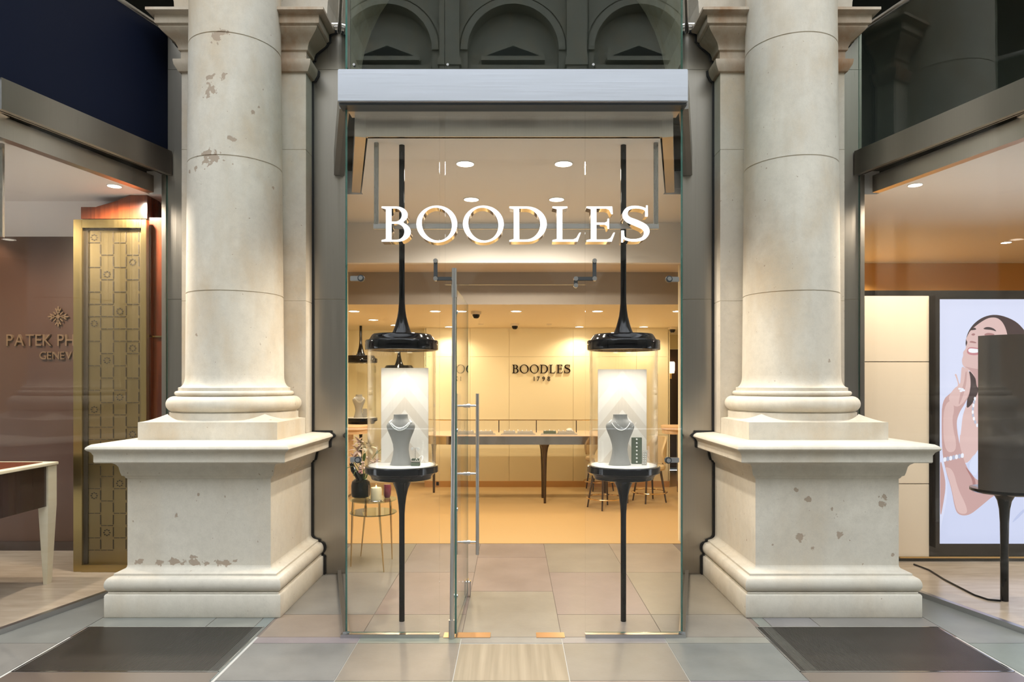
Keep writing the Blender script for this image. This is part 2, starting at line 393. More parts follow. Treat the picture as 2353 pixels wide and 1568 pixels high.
# ------------------------------------------------------------------ glyphs
def curve_mesh(splines, depth, bev=0):
    cu = bpy.data.curves.new('outline', 'CURVE'); cu.dimensions = '2D'; cu.fill_mode = 'BOTH'; cu.extrude = depth / 2
    for pts in splines:
        sp = cu.splines.new('POLY'); sp.points.add(len(pts) - 1); sp.use_cyclic_u = True
        for i, (x, y) in enumerate(pts): sp.points[i].co = (x, y, 0, 1)
    o = bpy.data.objects.new('outline', cu); C.objects.link(o)
    bpy.context.view_layer.update()
    me = bpy.data.meshes.new_from_object(o.evaluated_get(bpy.context.evaluated_depsgraph_get()))
    bpy.data.objects.remove(o); bpy.data.curves.remove(cu)
    return me
def ell(cx, cy, rx, ry, n=40, tilt=0, a0=0, a1=360, rev=False):
    out = []
    full = abs(a1 - a0) >= 360
    for i in range(n if full else n + 1):
        a = math.radians(a0 + (a1 - a0) * i / n); x, y = rx * math.cos(a), ry * math.sin(a)
        t = math.radians(tilt); out.append((cx + x * math.cos(t) - y * math.sin(t), cy + x * math.sin(t) + y * math.cos(t)))
    return out[::-1] if rev else out
def S_outline(n=40):
    # centre line through control points, width heavy in the middle
    ctrl = [(.60, .74), (.57, .90), (.36, .965), (.17, .92), (.10, .76), (.17, .62), (.36, .52), (.55, .40), (.60, .24), (.50, .08), (.28, .035), (.08, .10), (.05, .29)]
    def cat(t):
        k = min(int(t), len(ctrl) - 2); u = t - k
        p = [Vector(ctrl[max(0, min(len(ctrl) - 1, k + j))]) for j in (-1, 0, 1, 2)]
        return .5 * ((2 * p[1]) + (-p[0] + p[2]) * u + (2 * p[0] - 5 * p[1] + 4 * p[2] - p[3]) * u * u + (-p[0] + 3 * p[1] - 3 * p[2] + p[3]) * u ** 3)
    L = []; R = []; T = len(ctrl) - 1
    for i in range(n + 1):
        t = T * i / n; p = cat(t); d = (cat(min(T, t + .02)) - cat(max(0, t - .02))).normalized(); nrm = Vector((-d.y, d.x))
        s = i / n; wdt = .028 + .058 * math.exp(-((s - .5) / .22) ** 2)
        L.append(p + nrm * wdt); R.append(p - nrm * wdt)
    # beak serifs
    out = [tuple(p) for p in L] + [(.045 - .02, .30), (.015, .30), (.015, .0), (.045, .0)][:0] + [tuple(p) for p in reversed(R)]
    return out
def glyph(ch):
    if ch == 'O': return [ell(.47, .49, .47, .515, 56), ell(.47, .49, .345, .465, 56, 8, rev=True)], .94
    sr = .045
    if ch == 'D':
        o = [(0, 0), (.36, 0)] + ell(.40, .49, .46, .49, 28, 0, -90, 90) + [(.36, .98), (0, .98), (0, .94), (.10, .91), (.10, .07), (0, .04)]
        i = [(.228, .055), (.226, .925), (.36, .925)] + ell(.37, .49, .34, .435, 24, 0, 88, -88) + [(.36, .055)]
        return [o, i], .86
    if ch == 'B':
        o = [(0, 0), (.34, 0)] + ell(.36, .275, .31, .275, 22, 0, -90, 62) + ell(.33, .745, .27, .235, 22, 0, -50, 90) + [(.30, .98), (0, .98), (0, .94), (.10, .91), (.10, .07), (0, .04)]
        i1 = [(.228, .05), (.228, .50), (.34, .50)] + ell(.34, .275, .185, .225, 18, 0, 88, -88) + [(.33, .05)]
        i2 = [(.228, .555), (.228, .93), (.32, .93)] + ell(.31, .743, .155, .187, 18, 0, 88, -88) + [(.32, .555)]
        return [o, i1, i2], .67
    if ch == 'L':
        return [[(0, 0), (.58, 0), (.655, .25), (.62, .25), (.55, .10), (.48, .06), (.228, .055), (.228, .91), (.345, .94), (.345, .98), (0, .98), (0, .94), (.10, .91), (.10, .07), (0, .04)]], .655
    if ch == 'E':
        return [[(0, 0), (.58, 0), (.655, .25), (.62, .25), (.55, .10), (.48, .06), (.228, .055), (.228, .475), (.42, .475), (.475, .44), (.485, .36), (.52, .36), (.52, .64), (.485, .64), (.475, .56), (.42, .53), (.228, .53),
                 (.226, .925), (.45, .925), (.52, .89), (.57, .77), (.605, .77), (.59, .98), (0, .98), (0, .94), (.10, .91), (.10, .07), (0, .04)]], .655
    if ch == 'S':
        return [S_outline(), [(.575, .70), (.64, .70), (.64, 1.0), (.60, 1.0), (.585, .95)], [(.0, .0), (.04, .0), (.055, .06), (.09, .30), (.015, .30)]][:1] + [], .68
def serif_letters(text, height, x_center, width, depth, name, mat, parent, face=None, y=0, z0=0):
    gl = [glyph(c) for c in text]; sp = .13; tot = sum(g[1] for g in gl) + sp * (len(text) - 1)
    kx = width / tot; x = x_center - width / 2; outs = []
    for c, (spl, wd) in zip(text, gl):
        def mk(d):
            me = curve_mesh([[(px * kx, py * height) for px, py in s] for s in spl], d)
            me.transform(Matrix.Rotation(PI / 2, 4, 'X')); return me
        me = mk(depth); me.name = name; me.materials.append(M[mat]); o = bpy.data.objects.new(name, me); C.objects.link(o)
        o.parent = parent; o.location = (x, y, z0); outs.append(o)
        extra = None
        if c == 'S':      # beak serifs, part of the same letter: joined as boxes
            b = MB(); d = depth / 2
            for poly in ([(.560, .70), (.625, .70), (.625, 1.01), (.585, 1.01)], [(.015, -.02), (.055, -.02), (.080, .31), (.015, .31)]):
                b.prism_xz([(px * kx, pz * height) for px, pz in poly], -d * .998, d * .998)
            me2 = bpy.data.meshes.new('serif'); me2.from_pydata(b.v, [], b.f)
            bm = bmesh.new(); bm.from_mesh(me); bm.from_mesh(me2); bmesh.ops.recalc_face_normals(bm, faces=bm.faces); bm.to_mesh(me); bm.free()
        if face:
            fm = mk(.006)
            if c == 'S':
                b = MB()
                for poly in ([(.560, .70), (.625, .70), (.625, 1.01), (.585, 1.01)], [(.015, -.02), (.055, -.02), (.080, .31), (.015, .31)]):
                    b.prism_xz([(px * kx, pz * height) for px, pz in poly], -.0029, .0029)
                me2 = bpy.data.meshes.new('serif'); me2.from_pydata(b.v, [], b.f)
                bm = bmesh.new(); bm.from_mesh(fm); bm.from_mesh(me2); bmesh.ops.recalc_face_normals(bm, faces=bm.faces); bm.to_mesh(fm); bm.free()
            fm.name = 'face'; fm.materials.append(M[face]); fo = bpy.data.objects.new('letter_face', fm); C.objects.link(fo)
            fo.parent = o; fo.location = (0, -depth / 2 - .003, 0); fo['label'] = 'glowing white front face'
        x += (wd + sp) * kx
    return outs
def font_text(text, size, depth, mat, parent, cx, y, z, rot=0, spacing=1.0, name='letter', width=None, h=None):
    # each character its own mesh, laid out from the widths of the built-in font
    items = []; x = 0
    for ch in text:
        if ch == ' ': x += size * .32; continue
        cu = bpy.data.curves.new('t', 'FONT'); cu.body = ch; cu.size = size; cu.extrude = depth / 2
        o = bpy.data.objects.new('t', cu); C.objects.link(o); bpy.context.view_layer.update()
        me = bpy.data.meshes.new_from_object(o.evaluated_get(bpy.context.evaluated_depsgraph_get())); bpy.data.objects.remove(o)
        xs = [v.co.x for v in me.vertices]; me.transform(Matrix.Translation((-min(xs), 0, 0))); wd = max(xs) - min(xs)
        items.append((me, x)); x += wd + size * .10 * spacing
    tot = x - size * .10 * spacing; k = (width / tot) if width else 1
    for me, xx in items:
        me.transform(Matrix.Diagonal((k, 1, 1, 1))); me.transform(Matrix.Rotation(PI / 2, 4, 'X')); me.transform(Matrix.Rotation(rot, 4, 'Z'))
        me.name = name; me.materials.append(M[mat]); o = bpy.data.objects.new(name, me); C.objects.link(o)
        xo = xx * k - tot * k / 2
        o.parent = parent; o.location = (cx + xo * math.cos(rot), y + xo * math.sin(rot), z)

# ------------------------------------------------------------------ floors
fl = MB(); fl.mat('tiles')
def tile(x0, x1, y0, y1, col, g=.0025):
    if x1 - x0 < .03 or y1 - y0 < .02: return
    fl.col = tuple(v * random.uniform(.93, 1.07) for v in col); fl.box(x0 + g, x1 - g, y0 + g, y1 - g, -.02, 0)
GR = (.178, .180, .170); TN = (.190, .176, .145); IN = (.225, .195, .165); IN2 = (.24, .205, .170)
cols = [-1.605, -.96, -.325, .305, .95, 1.59]
for i in range(5):
    a, b = cols[i], cols[i + 1]
    ys = [4.30, 5.245, 6.27, 6.8] if i == 2 else [4.30, 4.72, 5.77, 6.8]
    for k in range(3): tile(a, b, ys[k], ys[k + 1], random.choice([IN, IN2, IN]))
    ys = [2.60, 3.13, 3.67, 4.20]
    for k in range(3):
        if i == 2 and k == 2: continue
        tile(a, b, ys[k], ys[k + 1], {0: GR, 1: TN, 3: TN, 4: GR, 2: TN}[i])
    tile(a, b, 4.20, 4.30, (.235, .225, .20))
tile(-.325, .305, 4.19, 4.20, TN)
for s in (-1, 1):
    def X(a, b): return (a * s, b * s) if s > 0 else (b * s, a * s)
    # beside the central glass box, up to the steel
    tile(*X(1.62, 1.70), 3.67, 5.72, GR)
    tile(*X(1.70, 2.02), 4.475, 4.70, GR); tile(*X(2.02, 2.80), 4.475, 4.70, GR)
    tile(*X(1.70, 2.80), 4.70, 5.72, GR)
    tile(*X(2.80, 3.4), 4.2, 5.72, GR); tile(*X(2.80, 3.4), 3.13, 4.2, GR); tile(*X(3.4, 4.2), 3.13, 4.2, GR)
    tile(*X(2.80, 3.4), 2.6, 3.13, GR); tile(*X(1.62, 1.70), 2.6, 3.67, GR)
fl.col = (.20, .195, .18)
fl.box(-14, 14, -15, 2.6, -.02, 0)
fl.mat('striped'); fl.box(-.3225, .3025, 3.6725, 4.1875, -.02, 0); fl.mat('joint'); fl.box(-6, 6, 2.55, 4.31, -.03, -.003)
fl.mat('joint_dark'); fl.box(-2.9, 2.9, 4.31, 6.81, -.03, -.003)
struct(fl.build('floor', smooth=0))
b = MB(); b.box(-3.1, 3.2, 6.8, 12.5, -.03, .004)
struct(b.build('floor_carpet', 'carpet', smooth=0), 'golden yellow fitted carpet across the back of the jewellery shop', 'carpet')
for s, nm in ((-1, 'left'), (1, 'right')):
    b = MB(); pts = [(s * 5.41, 4.34), (s * 3.29, 4.34), (s * 2.90, 5.74), (s * 2.90, 6.05), (s * 2.72, 6.05), (s * 2.72, 6.9)]
    far = 10.2
    pts = [(s * 8.8, 4.34), (s * 3.29, 4.34), (s * 2.90, 5.72), (s * 2.70, 5.80), (s * 2.70, far), (s * 8.8, far)]
    if s < 0: pts = pts
    b.prism(pts, -.03, .012)
    struct(b.build('floor_shop_' + nm, 'floor_l', smooth=0))

# floor gratings and plates in front of the pedestals
for s, lab in ((-1, 'left'), (1, 'right')):
    x0, x1 = (-2.78, -1.63) if s < 0 else (1.59, 2.78)
    g = thing('floor_grating', f'dark ribbed steel entrance grating set in the stone floor before the {lab} column pedestal', 'grating', ((x0 + x1) / 2, 4.12, 0), group='entrance gratings in the paving')
    hw = (x1 - x0) / 2; b = MB(); n = 118
    for k in range(n):
        xx = -hw + .01 + (2 * hw - .02) * (k + .5) / n; b.box(xx - .0030, xx + .0030, -.332, .345, -.015, .002)
    b.build('bar', 'grate', g, smooth=0)['kind'] = 'stuff'
    b = MB(); b.box(-hw, hw, -.34, .355, -.02, -.012); b.build('pan', 'gap', g, smooth=0)
    b = MB(); b.box(-hw, hw, -.342, -.334, -.02, .003); b.box(-hw, hw, .347, .355, -.02, .003); b.box(-hw, -hw + .006, -.34, .35, -.02, .003); b.box(hw - .006, hw, -.34, .35, -.02, .003)
    b.build('rim', 'chrome', g, smooth=0)
    b = MB(); b.box(x0, x1, 2.9, 3.775, -.02, .001)
    tag(b.build('floor_plate', 'plate', smooth=0), f'plain smooth steel plate in the floor in front of the {lab} grating', 'plate', 'steel floor plates before the gratings')

# ------------------------------------------------------------------ columns, pedestals, pilasters
CX, CY = 2.185, 5.38
def ped_profiles():
    plinth = [(.098, 0), (.102, .006), (.102, .150), (.097, .158)]
    base = [(.085, .160), (.085, .172)] + [(.070 + .034 * math.cos(math.radians(a)), .222 + .050 * math.sin(math.radians(a))) for a in range(-85, 96, 15)] + \
           [(.060, .276), (.060, .290), (.052, .294)] + [(.052 - .052 * math.sin(math.radians(a)), .334 - .038 * math.cos(math.radians(a))) for a in range(10, 91, 16)]
    base[-1] = (.0, .334)
    dado = [(0, .334), (0, .937)]
    cap = [(.003, .937), (.010, .944), (.013, .953), (.026, .960), (.030, .974), (.032, .980), (.036, 1.0), (.040, 1.022), (.050, 1.038), (.066, 1.050), (.081, 1.056), (.142, 1.060), (.147, 1.067), (.147, 1.112), (.152, 1.120),
           (.156, 1.130), (.165, 1.140), (.178, 1.147), (.184, 1.157), (.181, 1.168), (.170, 1.178), (.155, 1.187), (.02, 1.194)]
    return plinth, base, dado, cap
for s, side in ((-1, 'left'), (1, 'right')):
    sm = M['stone_ped_l' if s < 0 else 'stone_ped_r']; cm = M['stone_col_l' if s < 0 else 'stone_col_r']
    ped = thing('pedestal', f'square pale limestone pedestal with moulded cap and base under the {side} column', 'pedestal', (s * CX, 5.2, 0), group='pedestals under the columns')
    hw = .4985; yf, yb = 4.75 - 5.2, 5.70 - 5.2
    pl, ba, da, ca = ped_profiles()
    loft(MB(), pl, -hw, hw, yf, yb).build('plinth', sm, ped)
    loft(MB(), ba, -hw, hw, yf, yb).build('base_moulding', sm, ped)
    loft(MB(), da, -hw, hw, yf, yb).build('dado', sm, ped)
    loft(MB(), ca, -hw, hw, yf, yb).build('cornice', sm, ped)
    g = .016; out = [(hw + e + g, z) for e, z in pl + ba + da + ca[:-1]]; out.append((out[-1][0], 1.187 + g)); poly = [(hw, 0)] + out + [(hw, 1.187 + g)]
    b = MB(); b.prism_xz(poly, yb + .001, yb + .018); b.build('sealant_joint', 'gap', ped, smooth=0); b = MB(); b.prism_xz([(-x, z) for x, z in reversed(poly)], yb + .001, yb + .018); b.build('sealant_joint', 'gap', ped, smooth=0)
    # column
    col = thing('column', f'{"chipped and brown-spotted" if s < 0 else "smooth"} round limestone column standing on the {side} pedestal', 'column', (s * CX, CY, 1.194), group='round stone columns')
    # square plinth with a roof-shaped top cut by the round torus seat
    hp = .4985; rings = []; nseg = 96
    def ztop(m): return .126 + .055 * max(0, (hp - m) / (hp - .354)) ** 1.5
    def sq(a): k = hp / max(abs(math.cos(a)), abs(math.sin(a))); return k
    levels = []
    angs = [2 * PI * (k + .5) / nseg for k in range(nseg)]
    for k in range(4):
        angs.append(PI / 4 + k * PI / 2)
    angs = sorted(angs)
    def ring(fr, fz): return [(fr(a) * math.cos(a), fr(a) * math.sin(a), fz(a)) for a in angs]
    def mm(a, r): return r * max(abs(math.cos(a)), abs(math.sin(a)))
    rings.append(ring(sq, lambda a: 0)); rings.append(ring(sq, lambda a: .126))
    for t in (.15, .35, .55, .75, .9, 1.0):
        fr = lambda a, t=t: sq(a) + (min(.505, sq(a) - .002) - sq(a)) * t
        rings.append(ring(fr, lambda a, fr=fr: ztop(mm(a, fr(a)))))
    rings.append(ring(lambda a: .492 if True else 0, lambda a: ztop(mm(a, .497)) * .35 + .130 * .65))
    rings.append(ring(lambda a: .475, lambda a: .131)); rings.append(ring(lambda a: .470, lambda a: .136)); rings.append(ring(lambda a: .470, lambda a: .186))
    b = MB(); b.rings(rings); b.build('plinth', cm, col, smooth=28)
    z0 = .186
    prof = [(.455, z0 - .004), (.462, z0 + .002)] + [(.437 + .058 * math.cos(math.radians(a)), z0 + .062 + .058 * math.sin(math.radians(a))) for a in range(-70, 91, 12)] + [(.420, z0 + .121)]
    prof += [(.420, z0 + .126)] + [(.418 + .017 * math.cos(math.radians(a)), z0 + .143 + .017 * math.sin(math.radians(a))) for a in range(-90, 91, 18)]
    prof += [(.409, z0 + .162), (.409, z0 + .186), (.404, z0 + .188)] + [(.361 + .043 * (1 - math.sin(math.radians(a))), z0 + .188 + .09 * (1 - math.cos(math.radians(a)))) for a in range(6, 91, 12)]
    b = MB(); b.lathe(prof, seg=128); b.build('base', cm, col)
    zb = z0 + .278
    js = [2.285 - 1.194, 3.286 - 1.194, 4.198 - 1.194]
    def rad(z): t = max(0, (z - zb) / 5.4); return .361 - .022 * min(1, t / .5) - .02 * max(0, t - .45)
    pr = [(rad(zb), zb)]; z = zb
    pts = sorted([zb + .12 * k for k in range(1, 45)] + [])
    for z in pts:
        for j in js:
            if abs(z - j) < .055: break
        else: pr.append((rad(z), z))
    for j in js: pr += [(rad(j), j - .0045), (rad(j) - .006, j - .003), (rad(j) - .006, j + .003), (rad(j), j + .0045)]
    pr.sort(key=lambda q: q[1])
    b = MB(); b.lathe(pr, seg=128); b.build('shaft', cm, col)
    zt = pr[-1][1]
    b = MB(); b.lathe([(.33, zt), (.36, zt + .03), (.33, zt + .06), (.33, zt + .16), (.36, zt + .18), (.43, zt + .26), (.44, zt + .30)], seg=96)
    loft(b, [(0, zt + .30), (0, zt + .38), (.03, zt + .42)], -.44, .44, -.44, .44, 1); b.build('capital', cm, col)
    # pilaster behind
    pil = thing('pilaster', f'flat stone pilaster with moulded impost standing behind the {side} column', 'pilaster', (s * CX, 5.6, 1.196), group='flat pilasters behind the columns')
    yf = 5.54 - 5.6; yb = 5.70 - 5.6; hwp = .504
    mt = M['stone']
    b = MB(); pj = [(0, 0), (0, .16), (.05, .161), (.05, .176), (0, .178)]
    loft(b, [(.0, 0), (.0, PZ(692, 5.54) - 1.196 - .003), (-.004, PZ(692, 5.54) - 1.196), (0, PZ(692, 5.54) - 1.196 + .003), (0, PZ(344, 5.54) - 1.196 - .003), (-.004, PZ(344, 5.54) - 1.196), (0, PZ(344, 5.54) - 1.196 + .003), (0, 4.12 - 1.196)], -hwp, hwp, yf, yb)
    b.build('shaft', mt, pil)
    b = MB(); o = 1.196
    im = [(0, 4.12 - o), (.02, 4.125 - o), (.045, 4.17 - o), (.05, 4.20 - o), (.05, 4.212 - o), (.005, 4.224 - o), (.005, 4.29 - o), (.02, 4.298 - o), (.022, 4.32 - o), (.035, 4.35 - o), (.07, 4.38 - o), (.11, 4.41 - o), (.125, 4.43 - o), (.125, 4.442 - o), (.143, 4.45 - o), (.146, 4.455 - o), (.146, 4.513 - o), (.16, 4.519 - o), (.185, 4.525 - o), (.194, 4.53 - o), (.194, 4.551 - o)]
    loft(b, im, -hwp, hwp, yf, yb); b.build('impost', M['stone_dirty'], pil)
    b = MB(); out = [(hwp + .014, 0), (hwp + .014, 4.12 - o)] + [(hwp + e + .014, z) for e, z in im]; poly = [(hwp - .01, 0)] + out + [(hwp - .01, 4.551 - o)]
    b.prism_xz(poly, yb + .001, yb + .018); b.build('sealant_joint', 'gap', pil, smooth=0); b = MB(); b.prism_xz([(-x, z) for x, z in reversed(poly)], yb + .001, yb + .018); b.build('sealant_joint', 'gap', pil, smooth=0)

# piers behind the pilasters and the arched wall above
b = MB()
for s in (-1, 1):
    b.box(s * CX - .504, s * CX + .504, 5.78, 6.9, 0, 4.56)
    b.box(s * 6.53 - .504, s * 6.53 + .504, 5.60, 6.9, 0, 4.56)
def arch_wall(b, y0, y1, z0, ztop, centres, rad_, step, zc=None):
    zc = z0 if zc is None else zc; n = 24
    for c in centres:
        out = [(c - rad_, z0)] + [(c - rad_ * math.cos(PI * k / n), zc + rad_ * math.sin(PI * k / n)) for k in range(n + 1)] + [(c + rad_, z0)]
        for i in range(len(out) - 1):
            (xa, za), (xb, zb) = out[i], out[i + 1]
            if abs(xa - xb) < 1e-6: continue
            b.prism_xz([(xa, za), (xb, zb), (xb, ztop), (xa, ztop)], y0, y1)
        h = (step - 2 * rad_) / 2
        for q in (-1, 1):
            x0, x1 = sorted((c + q * rad_, c + q * step / 2)); b.box(x0, x1, y0, y1, z0, ztop)
arch_wall(b, 5.66, 6.9, 4.56, 7.4, (-8.70, -4.35, 0, 4.35, 8.70), 1.55, 4.35)
b.box(-10.9, 10.9, 4.85, 6.9, 7.4, 8.0); b.box(-10.9, 10.9, 4.65, 6.9, 8.0, 8.25)
b.box(-10.9, -7.0, 5.66, 6.9, 0, 4.56); b.box(7.0, 10.9, 5.66, 6.9, 0, 4.56)
struct(b.build('wall_arcade', 'stone', smooth=20))
b = MB(); b.box(-10.9, 10.9, 7.0, 7.1, 3.45, 8.2); b.box(-10.9, 10.9, 5.8, 7.0, 3.43, 3.47)
struct(b.build('wall_mezzanine', 'void', smooth=0))

# steel wall panels either side of each glass box
for i, (x0, x1) in enumerate(((-1.70, -1.44), (1.44, 1.70), (-2.92, -2.67), (2.67, 2.92))):
    b = MB(); js = [0.0, PZ(688, 5.72), PZ(160, 5.72), 4.54]
    for k in range(3): b.box(x0, x1, 5.72, 5.775, js[k] + .0015, js[k + 1] - .0015)
    b.mat('gap') if False else None
    o = b.build('trim_%d' % (i + 1), 'steel', smooth=0); struct(o)
    b = MB(); xe = x0 + .03 if abs(x0) < abs(x1) and x0 > 0 and i != 2 else None
# chrome stub rails at the top of the steel panels
for s in (-1, 1):
    b = MB(); b.tube([(s * 1.40, 5.66, 4.57), (s * 1.50, 5.66, 4.57)], .022, 16); b.tube([(s * 1.44, 5.66, 4.57), (s * 1.44, 5.70, 4.50)], .008, 8)
    tag(b.build('rail_bracket', 'chrome'), f'short chrome rail stub at the top of the steel panel {"left" if s < 0 else "right"} of the upper glass', 'bracket', 'chrome stubs on the steel panels')

# ------------------------------------------------------------------ glass boxes
def pane(name, p0, p1, z0, z1, t=.012, mat='glass', parent=None, drop=None):
    a = Vector((*p0, 0)); c = Vector((*p1, 0)); d = (c - a).normalized(); n = Vector((-d.y, d.x, 0)) * t / 2
    q = [a - n, c - n, c + n, a + n]; b = MB()
    vs = [(v.x, v.y, z0) for v in q] + [(v.x, v.y, z1) for v in q]
    b.mat(mat); b.add(vs, [(0, 1, 5, 4), (2, 3, 7, 6)]); b.mat('glass_edge'); b.add(vs, [(0, 3, 2, 1), (4, 5, 6, 7), (1, 2, 6, 5), (3, 0, 4, 7)])
    return b.build(name, parent=parent, smooth=0)
def bandbox(b, p0, p1, z0, z1, t0, t1):      # wall-like box between two plan points, offsets t0..t1 to the left normal
    a = Vector((*p0, 0)); c = Vector((*p1, 0)); d = (c - a).normalized(); n = Vector((-d.y, d.x, 0))
    q = [a + n * t0, c + n * t0, c + n * t1, a + n * t1]
    b.add([(v.x, v.y, z0) for v in q] + [(v.x, v.y, z1) for v in q], [(0, 1, 2, 3), (4, 5, 6, 7), (0, 1, 5, 4), (1, 2, 6, 5), (2, 3, 7, 6), (3, 0, 4, 7)])
G = 4.30
XL, XR = -1.052, 1.064
def corners(xc):
    if xc == 0: return (XL, G), (XR, G), (-1.45, 5.72), (1.45, 5.72)
    return (xc - 1.06, G), (xc + 1.06, G), (xc - 1.45, 5.72), (xc + 1.45, 5.72)
where = {-4.35: 'left', 0: 'central', 4.35: 'right'}
wn = 1
for xc in (-4.35, 0, 4.35):
    fl_, fr_, bl_, br_ = corners(xc); W = where[xc]
    # steel beam round the box
    bt = thing('steel_beam', {0: 'pale satin steel lintel beam above the glass door', -4.35: 'grey steel beam under the dark navy panel at upper left', 4.35: 'grey steel beam sloping under the dark glass at upper right'}[xc], 'beam', (xc, G, 3.34), group='steel beams round the glass boxes')
    def rel(p): return (p[0] - xc, p[1] - G)
    f0 = (fl_[0] - .03, G - .09); f1 = (fr_[0] + .015, G - .09)
    b = MB(); b.prism([rel(f0), rel(f1), rel((fr_[0] + .015, G + .04)), rel((fl_[0] - .03, G + .04))], 0, .20); b.build('front_beam', 'steel_beam', bt, smooth=0, bevel=.004)
    b = MB(); bandbox(b, rel((fl_[0], G + .04)), rel(bl_), 0, .20, -.012, .05); b.build('side_beam', 'steel', bt, smooth=0)
    b = MB(); bandbox(b, rel((fr_[0], G + .04)), rel(br_), 0, .20, -.05, .012); b.build('side_beam', 'steel', bt, smooth=0)
    b = MB(); b.box(rel(f0)[0], rel(f1)[0], -.06, .04, -.012, -.0005); b.build('channel', 'fitting', bt, smooth=0)
    # glass, upper
    up = bpy.data.objects.new('window_%d' % wn, None); C.objects.link(up); up['kind'] = 'structure'; wn += 1
    xs = [PX(805, G), PX(1022, G), PX(1352, G), PX(1568, G)] if xc == 0 else [fl_[0], xc, fr_[0]]
    um = 'glass_up'
    for k in range(len(xs) - 1): pane('upper_pane', (xs[k] + .0015, G), (xs[k + 1] - .0015, G), 3.54, 4.53, mat=um, parent=up)
    for a, c, sd in ((fl_, bl_, 'l'), (fr_, br_, 'r')):
        if xc == -4.35:
            b = MB(); bandbox(b, a, c, 3.54, 4.53, -.008, .008); b.build('navy_panel', 'navy', up, smooth=0)
        else: pane('upper_pane', (a[0], a[1] + .008), c, 3.54, 4.53, mat=um, parent=up)
        b = MB(); b.tube([(a[0], a[1], 4.55), (c[0], c[1], 4.55)], .022, 12); b.build('cap_rail', 'satin', up)
    b = MB(); b.tube([(fl_[0], G, 4.55), (fr_[0], G, 4.55)], .022, 12); b.build('cap_rail', 'satin', up)
    # small glass clips
    if xc == 0:
        for px in (814, 1029, 1363):
            b = MB(); b.tube([(PX(px, G), G - .012, PZ(150, G)), (PX(px, G), G + .012, PZ(150, G))], .008, 12); b.build('clip', 'satin', up)
    # lower side panes
    lo = bpy.data.objects.new('window_%d' % wn, None); C.objects.link(lo); lo['kind'] = 'structure'; wn += 1
    for a, c in ((fl_, bl_), (fr_, br_)):
        mid = ((a[0] + c[0]) / 2, (a[1] + c[1]) / 2)
        pane('side_pane', (a[0], a[1] + .008), c, .03, 3.34, parent=lo)
        b = MB(); bandbox(b, a, c, 0, .035, -.02, .02); b.build('sill_rail', 'satin', lo, smooth=0)
        dx = 1 if c[0] > xc else -1
        b = MB(); b.box(min(c[0], c[0] - dx * .035), max(c[0], c[0] - dx * .035), 5.70, 5.76, 0.0, 3.34); b.build('jamb_post', 'steel', lo, smooth=0)
        # steel post base where panes meet the floor
    if xc == 0:
        for x0, x1 in ((fl_[0], PX(1010, G)), (PX(1345, G), fr_[0])):
            pane('front_pane', (x0, G), (x1, G), .03, 3.34, parent=lo)
            b = MB(); b.box(x0 - .03 if x0 < 0 else x0, x1 + (.02 if x1 > .6 else 0), G - .02, G + .02, 0, .022); b.build('sill_rail', 'satin', lo, smooth=0)
        pane('transom_pane', (PX(1023, G), G), (PX(1344, G), G), PZ(655, G), 3.34, parent=lo)
    else:
        pane('front_pane', (fl_[0], G), (fr_[0], G), .03, 3.34, parent=lo)
        b = MB(); b.box(fl_[0], fr_[0], G - .02, G + .02, 0, .022); b.build('sill_rail', 'satin', lo, smooth=0)
    # inner steel fascia
    ins = .13; q = [(fl_[0] + ins * .75, G + ins), (fr_[0] - ins * .75, G + ins), (br_[0] - .17, 5.72), (bl_[0] + .17, 5.72)]
    b = MB(); bandbox(b, q[0], q[1], 3.2, 3.335, 0, .03); bandbox(b, q[1], q[2], 3.195, 3.335, -.07, .0); bandbox(b, q[3], q[0], 3.195, 3.335, -.07, .0)
    bandbox(b, (fl_[0], G + .02), (fr_[0], G + .02), 3.335, 3.35, 0, .14)
    struct(b.build('trim_%d' % (10 + wn), 'steel_fascia', smooth=0))
    b = MB(); b.prism([(q[0][0] + .01, q[0][1] + .01), (q[1][0] - .01, q[1][1] + .01), (xc + 1.27, 5.72), (xc + 1.27, 5.78), (xc + 1.675, 5.78), (xc + 1.675, 6.798 if xc == 0 else 6.0), (xc - 1.675, 6.798 if xc == 0 else 6.0), (xc - 1.675, 5.78), (xc - 1.27, 5.78), (xc - 1.27, 5.72)], 3.2, 3.25)
    b.box(xc - 1.675, xc - 1.25, 5.777, 5.80, 3.25, 3.4); b.box(xc + 1.25, xc + 1.675, 5.777, 5.80, 3.25, 3.4)
    struct(b.build({-4.35: 'ceiling_left_lobby', 0: 'ceiling_lobby', 4.35: 'ceiling_right_lobby'}[xc], 'ceil', smooth=0))
# added unseen lid and outer walls, keep skylight out of the rooms
b = MB(); b.prism([(-10.9, 5.74), (10.9, 5.74), (10.9, 12.8), (-10.9, 12.8)], 3.40, 3.44)
for xc in (-4.35, 0, 4.35):
    fl_, fr_, bl_, br_ = corners(xc); b.prism([(fl_[0] + .02, G + .02), (fr_[0] - .02, G + .02), (br_[0], 5.76), (bl_[0], 5.76)], 3.39, 3.43)
b.box(-10.9, -10.8, 5.7, 12.8, 0, 3.44); b.box(10.8, 10.9, 5.7, 12.8, 0, 3.44); b.box(-10.9, 10.9, 12.6, 12.8, 0, 3.44)
for s in (-1, 1): b.box(*sorted((s * 5.80, s * 7.1)), 5.72, 5.80, 0, 3.44); b.box(*sorted((s*1.45, s*2.9)), 5.78, 5.80, 3.2, 3.5)
struct(b.build('ceiling_slab', 'void', smooth=0))

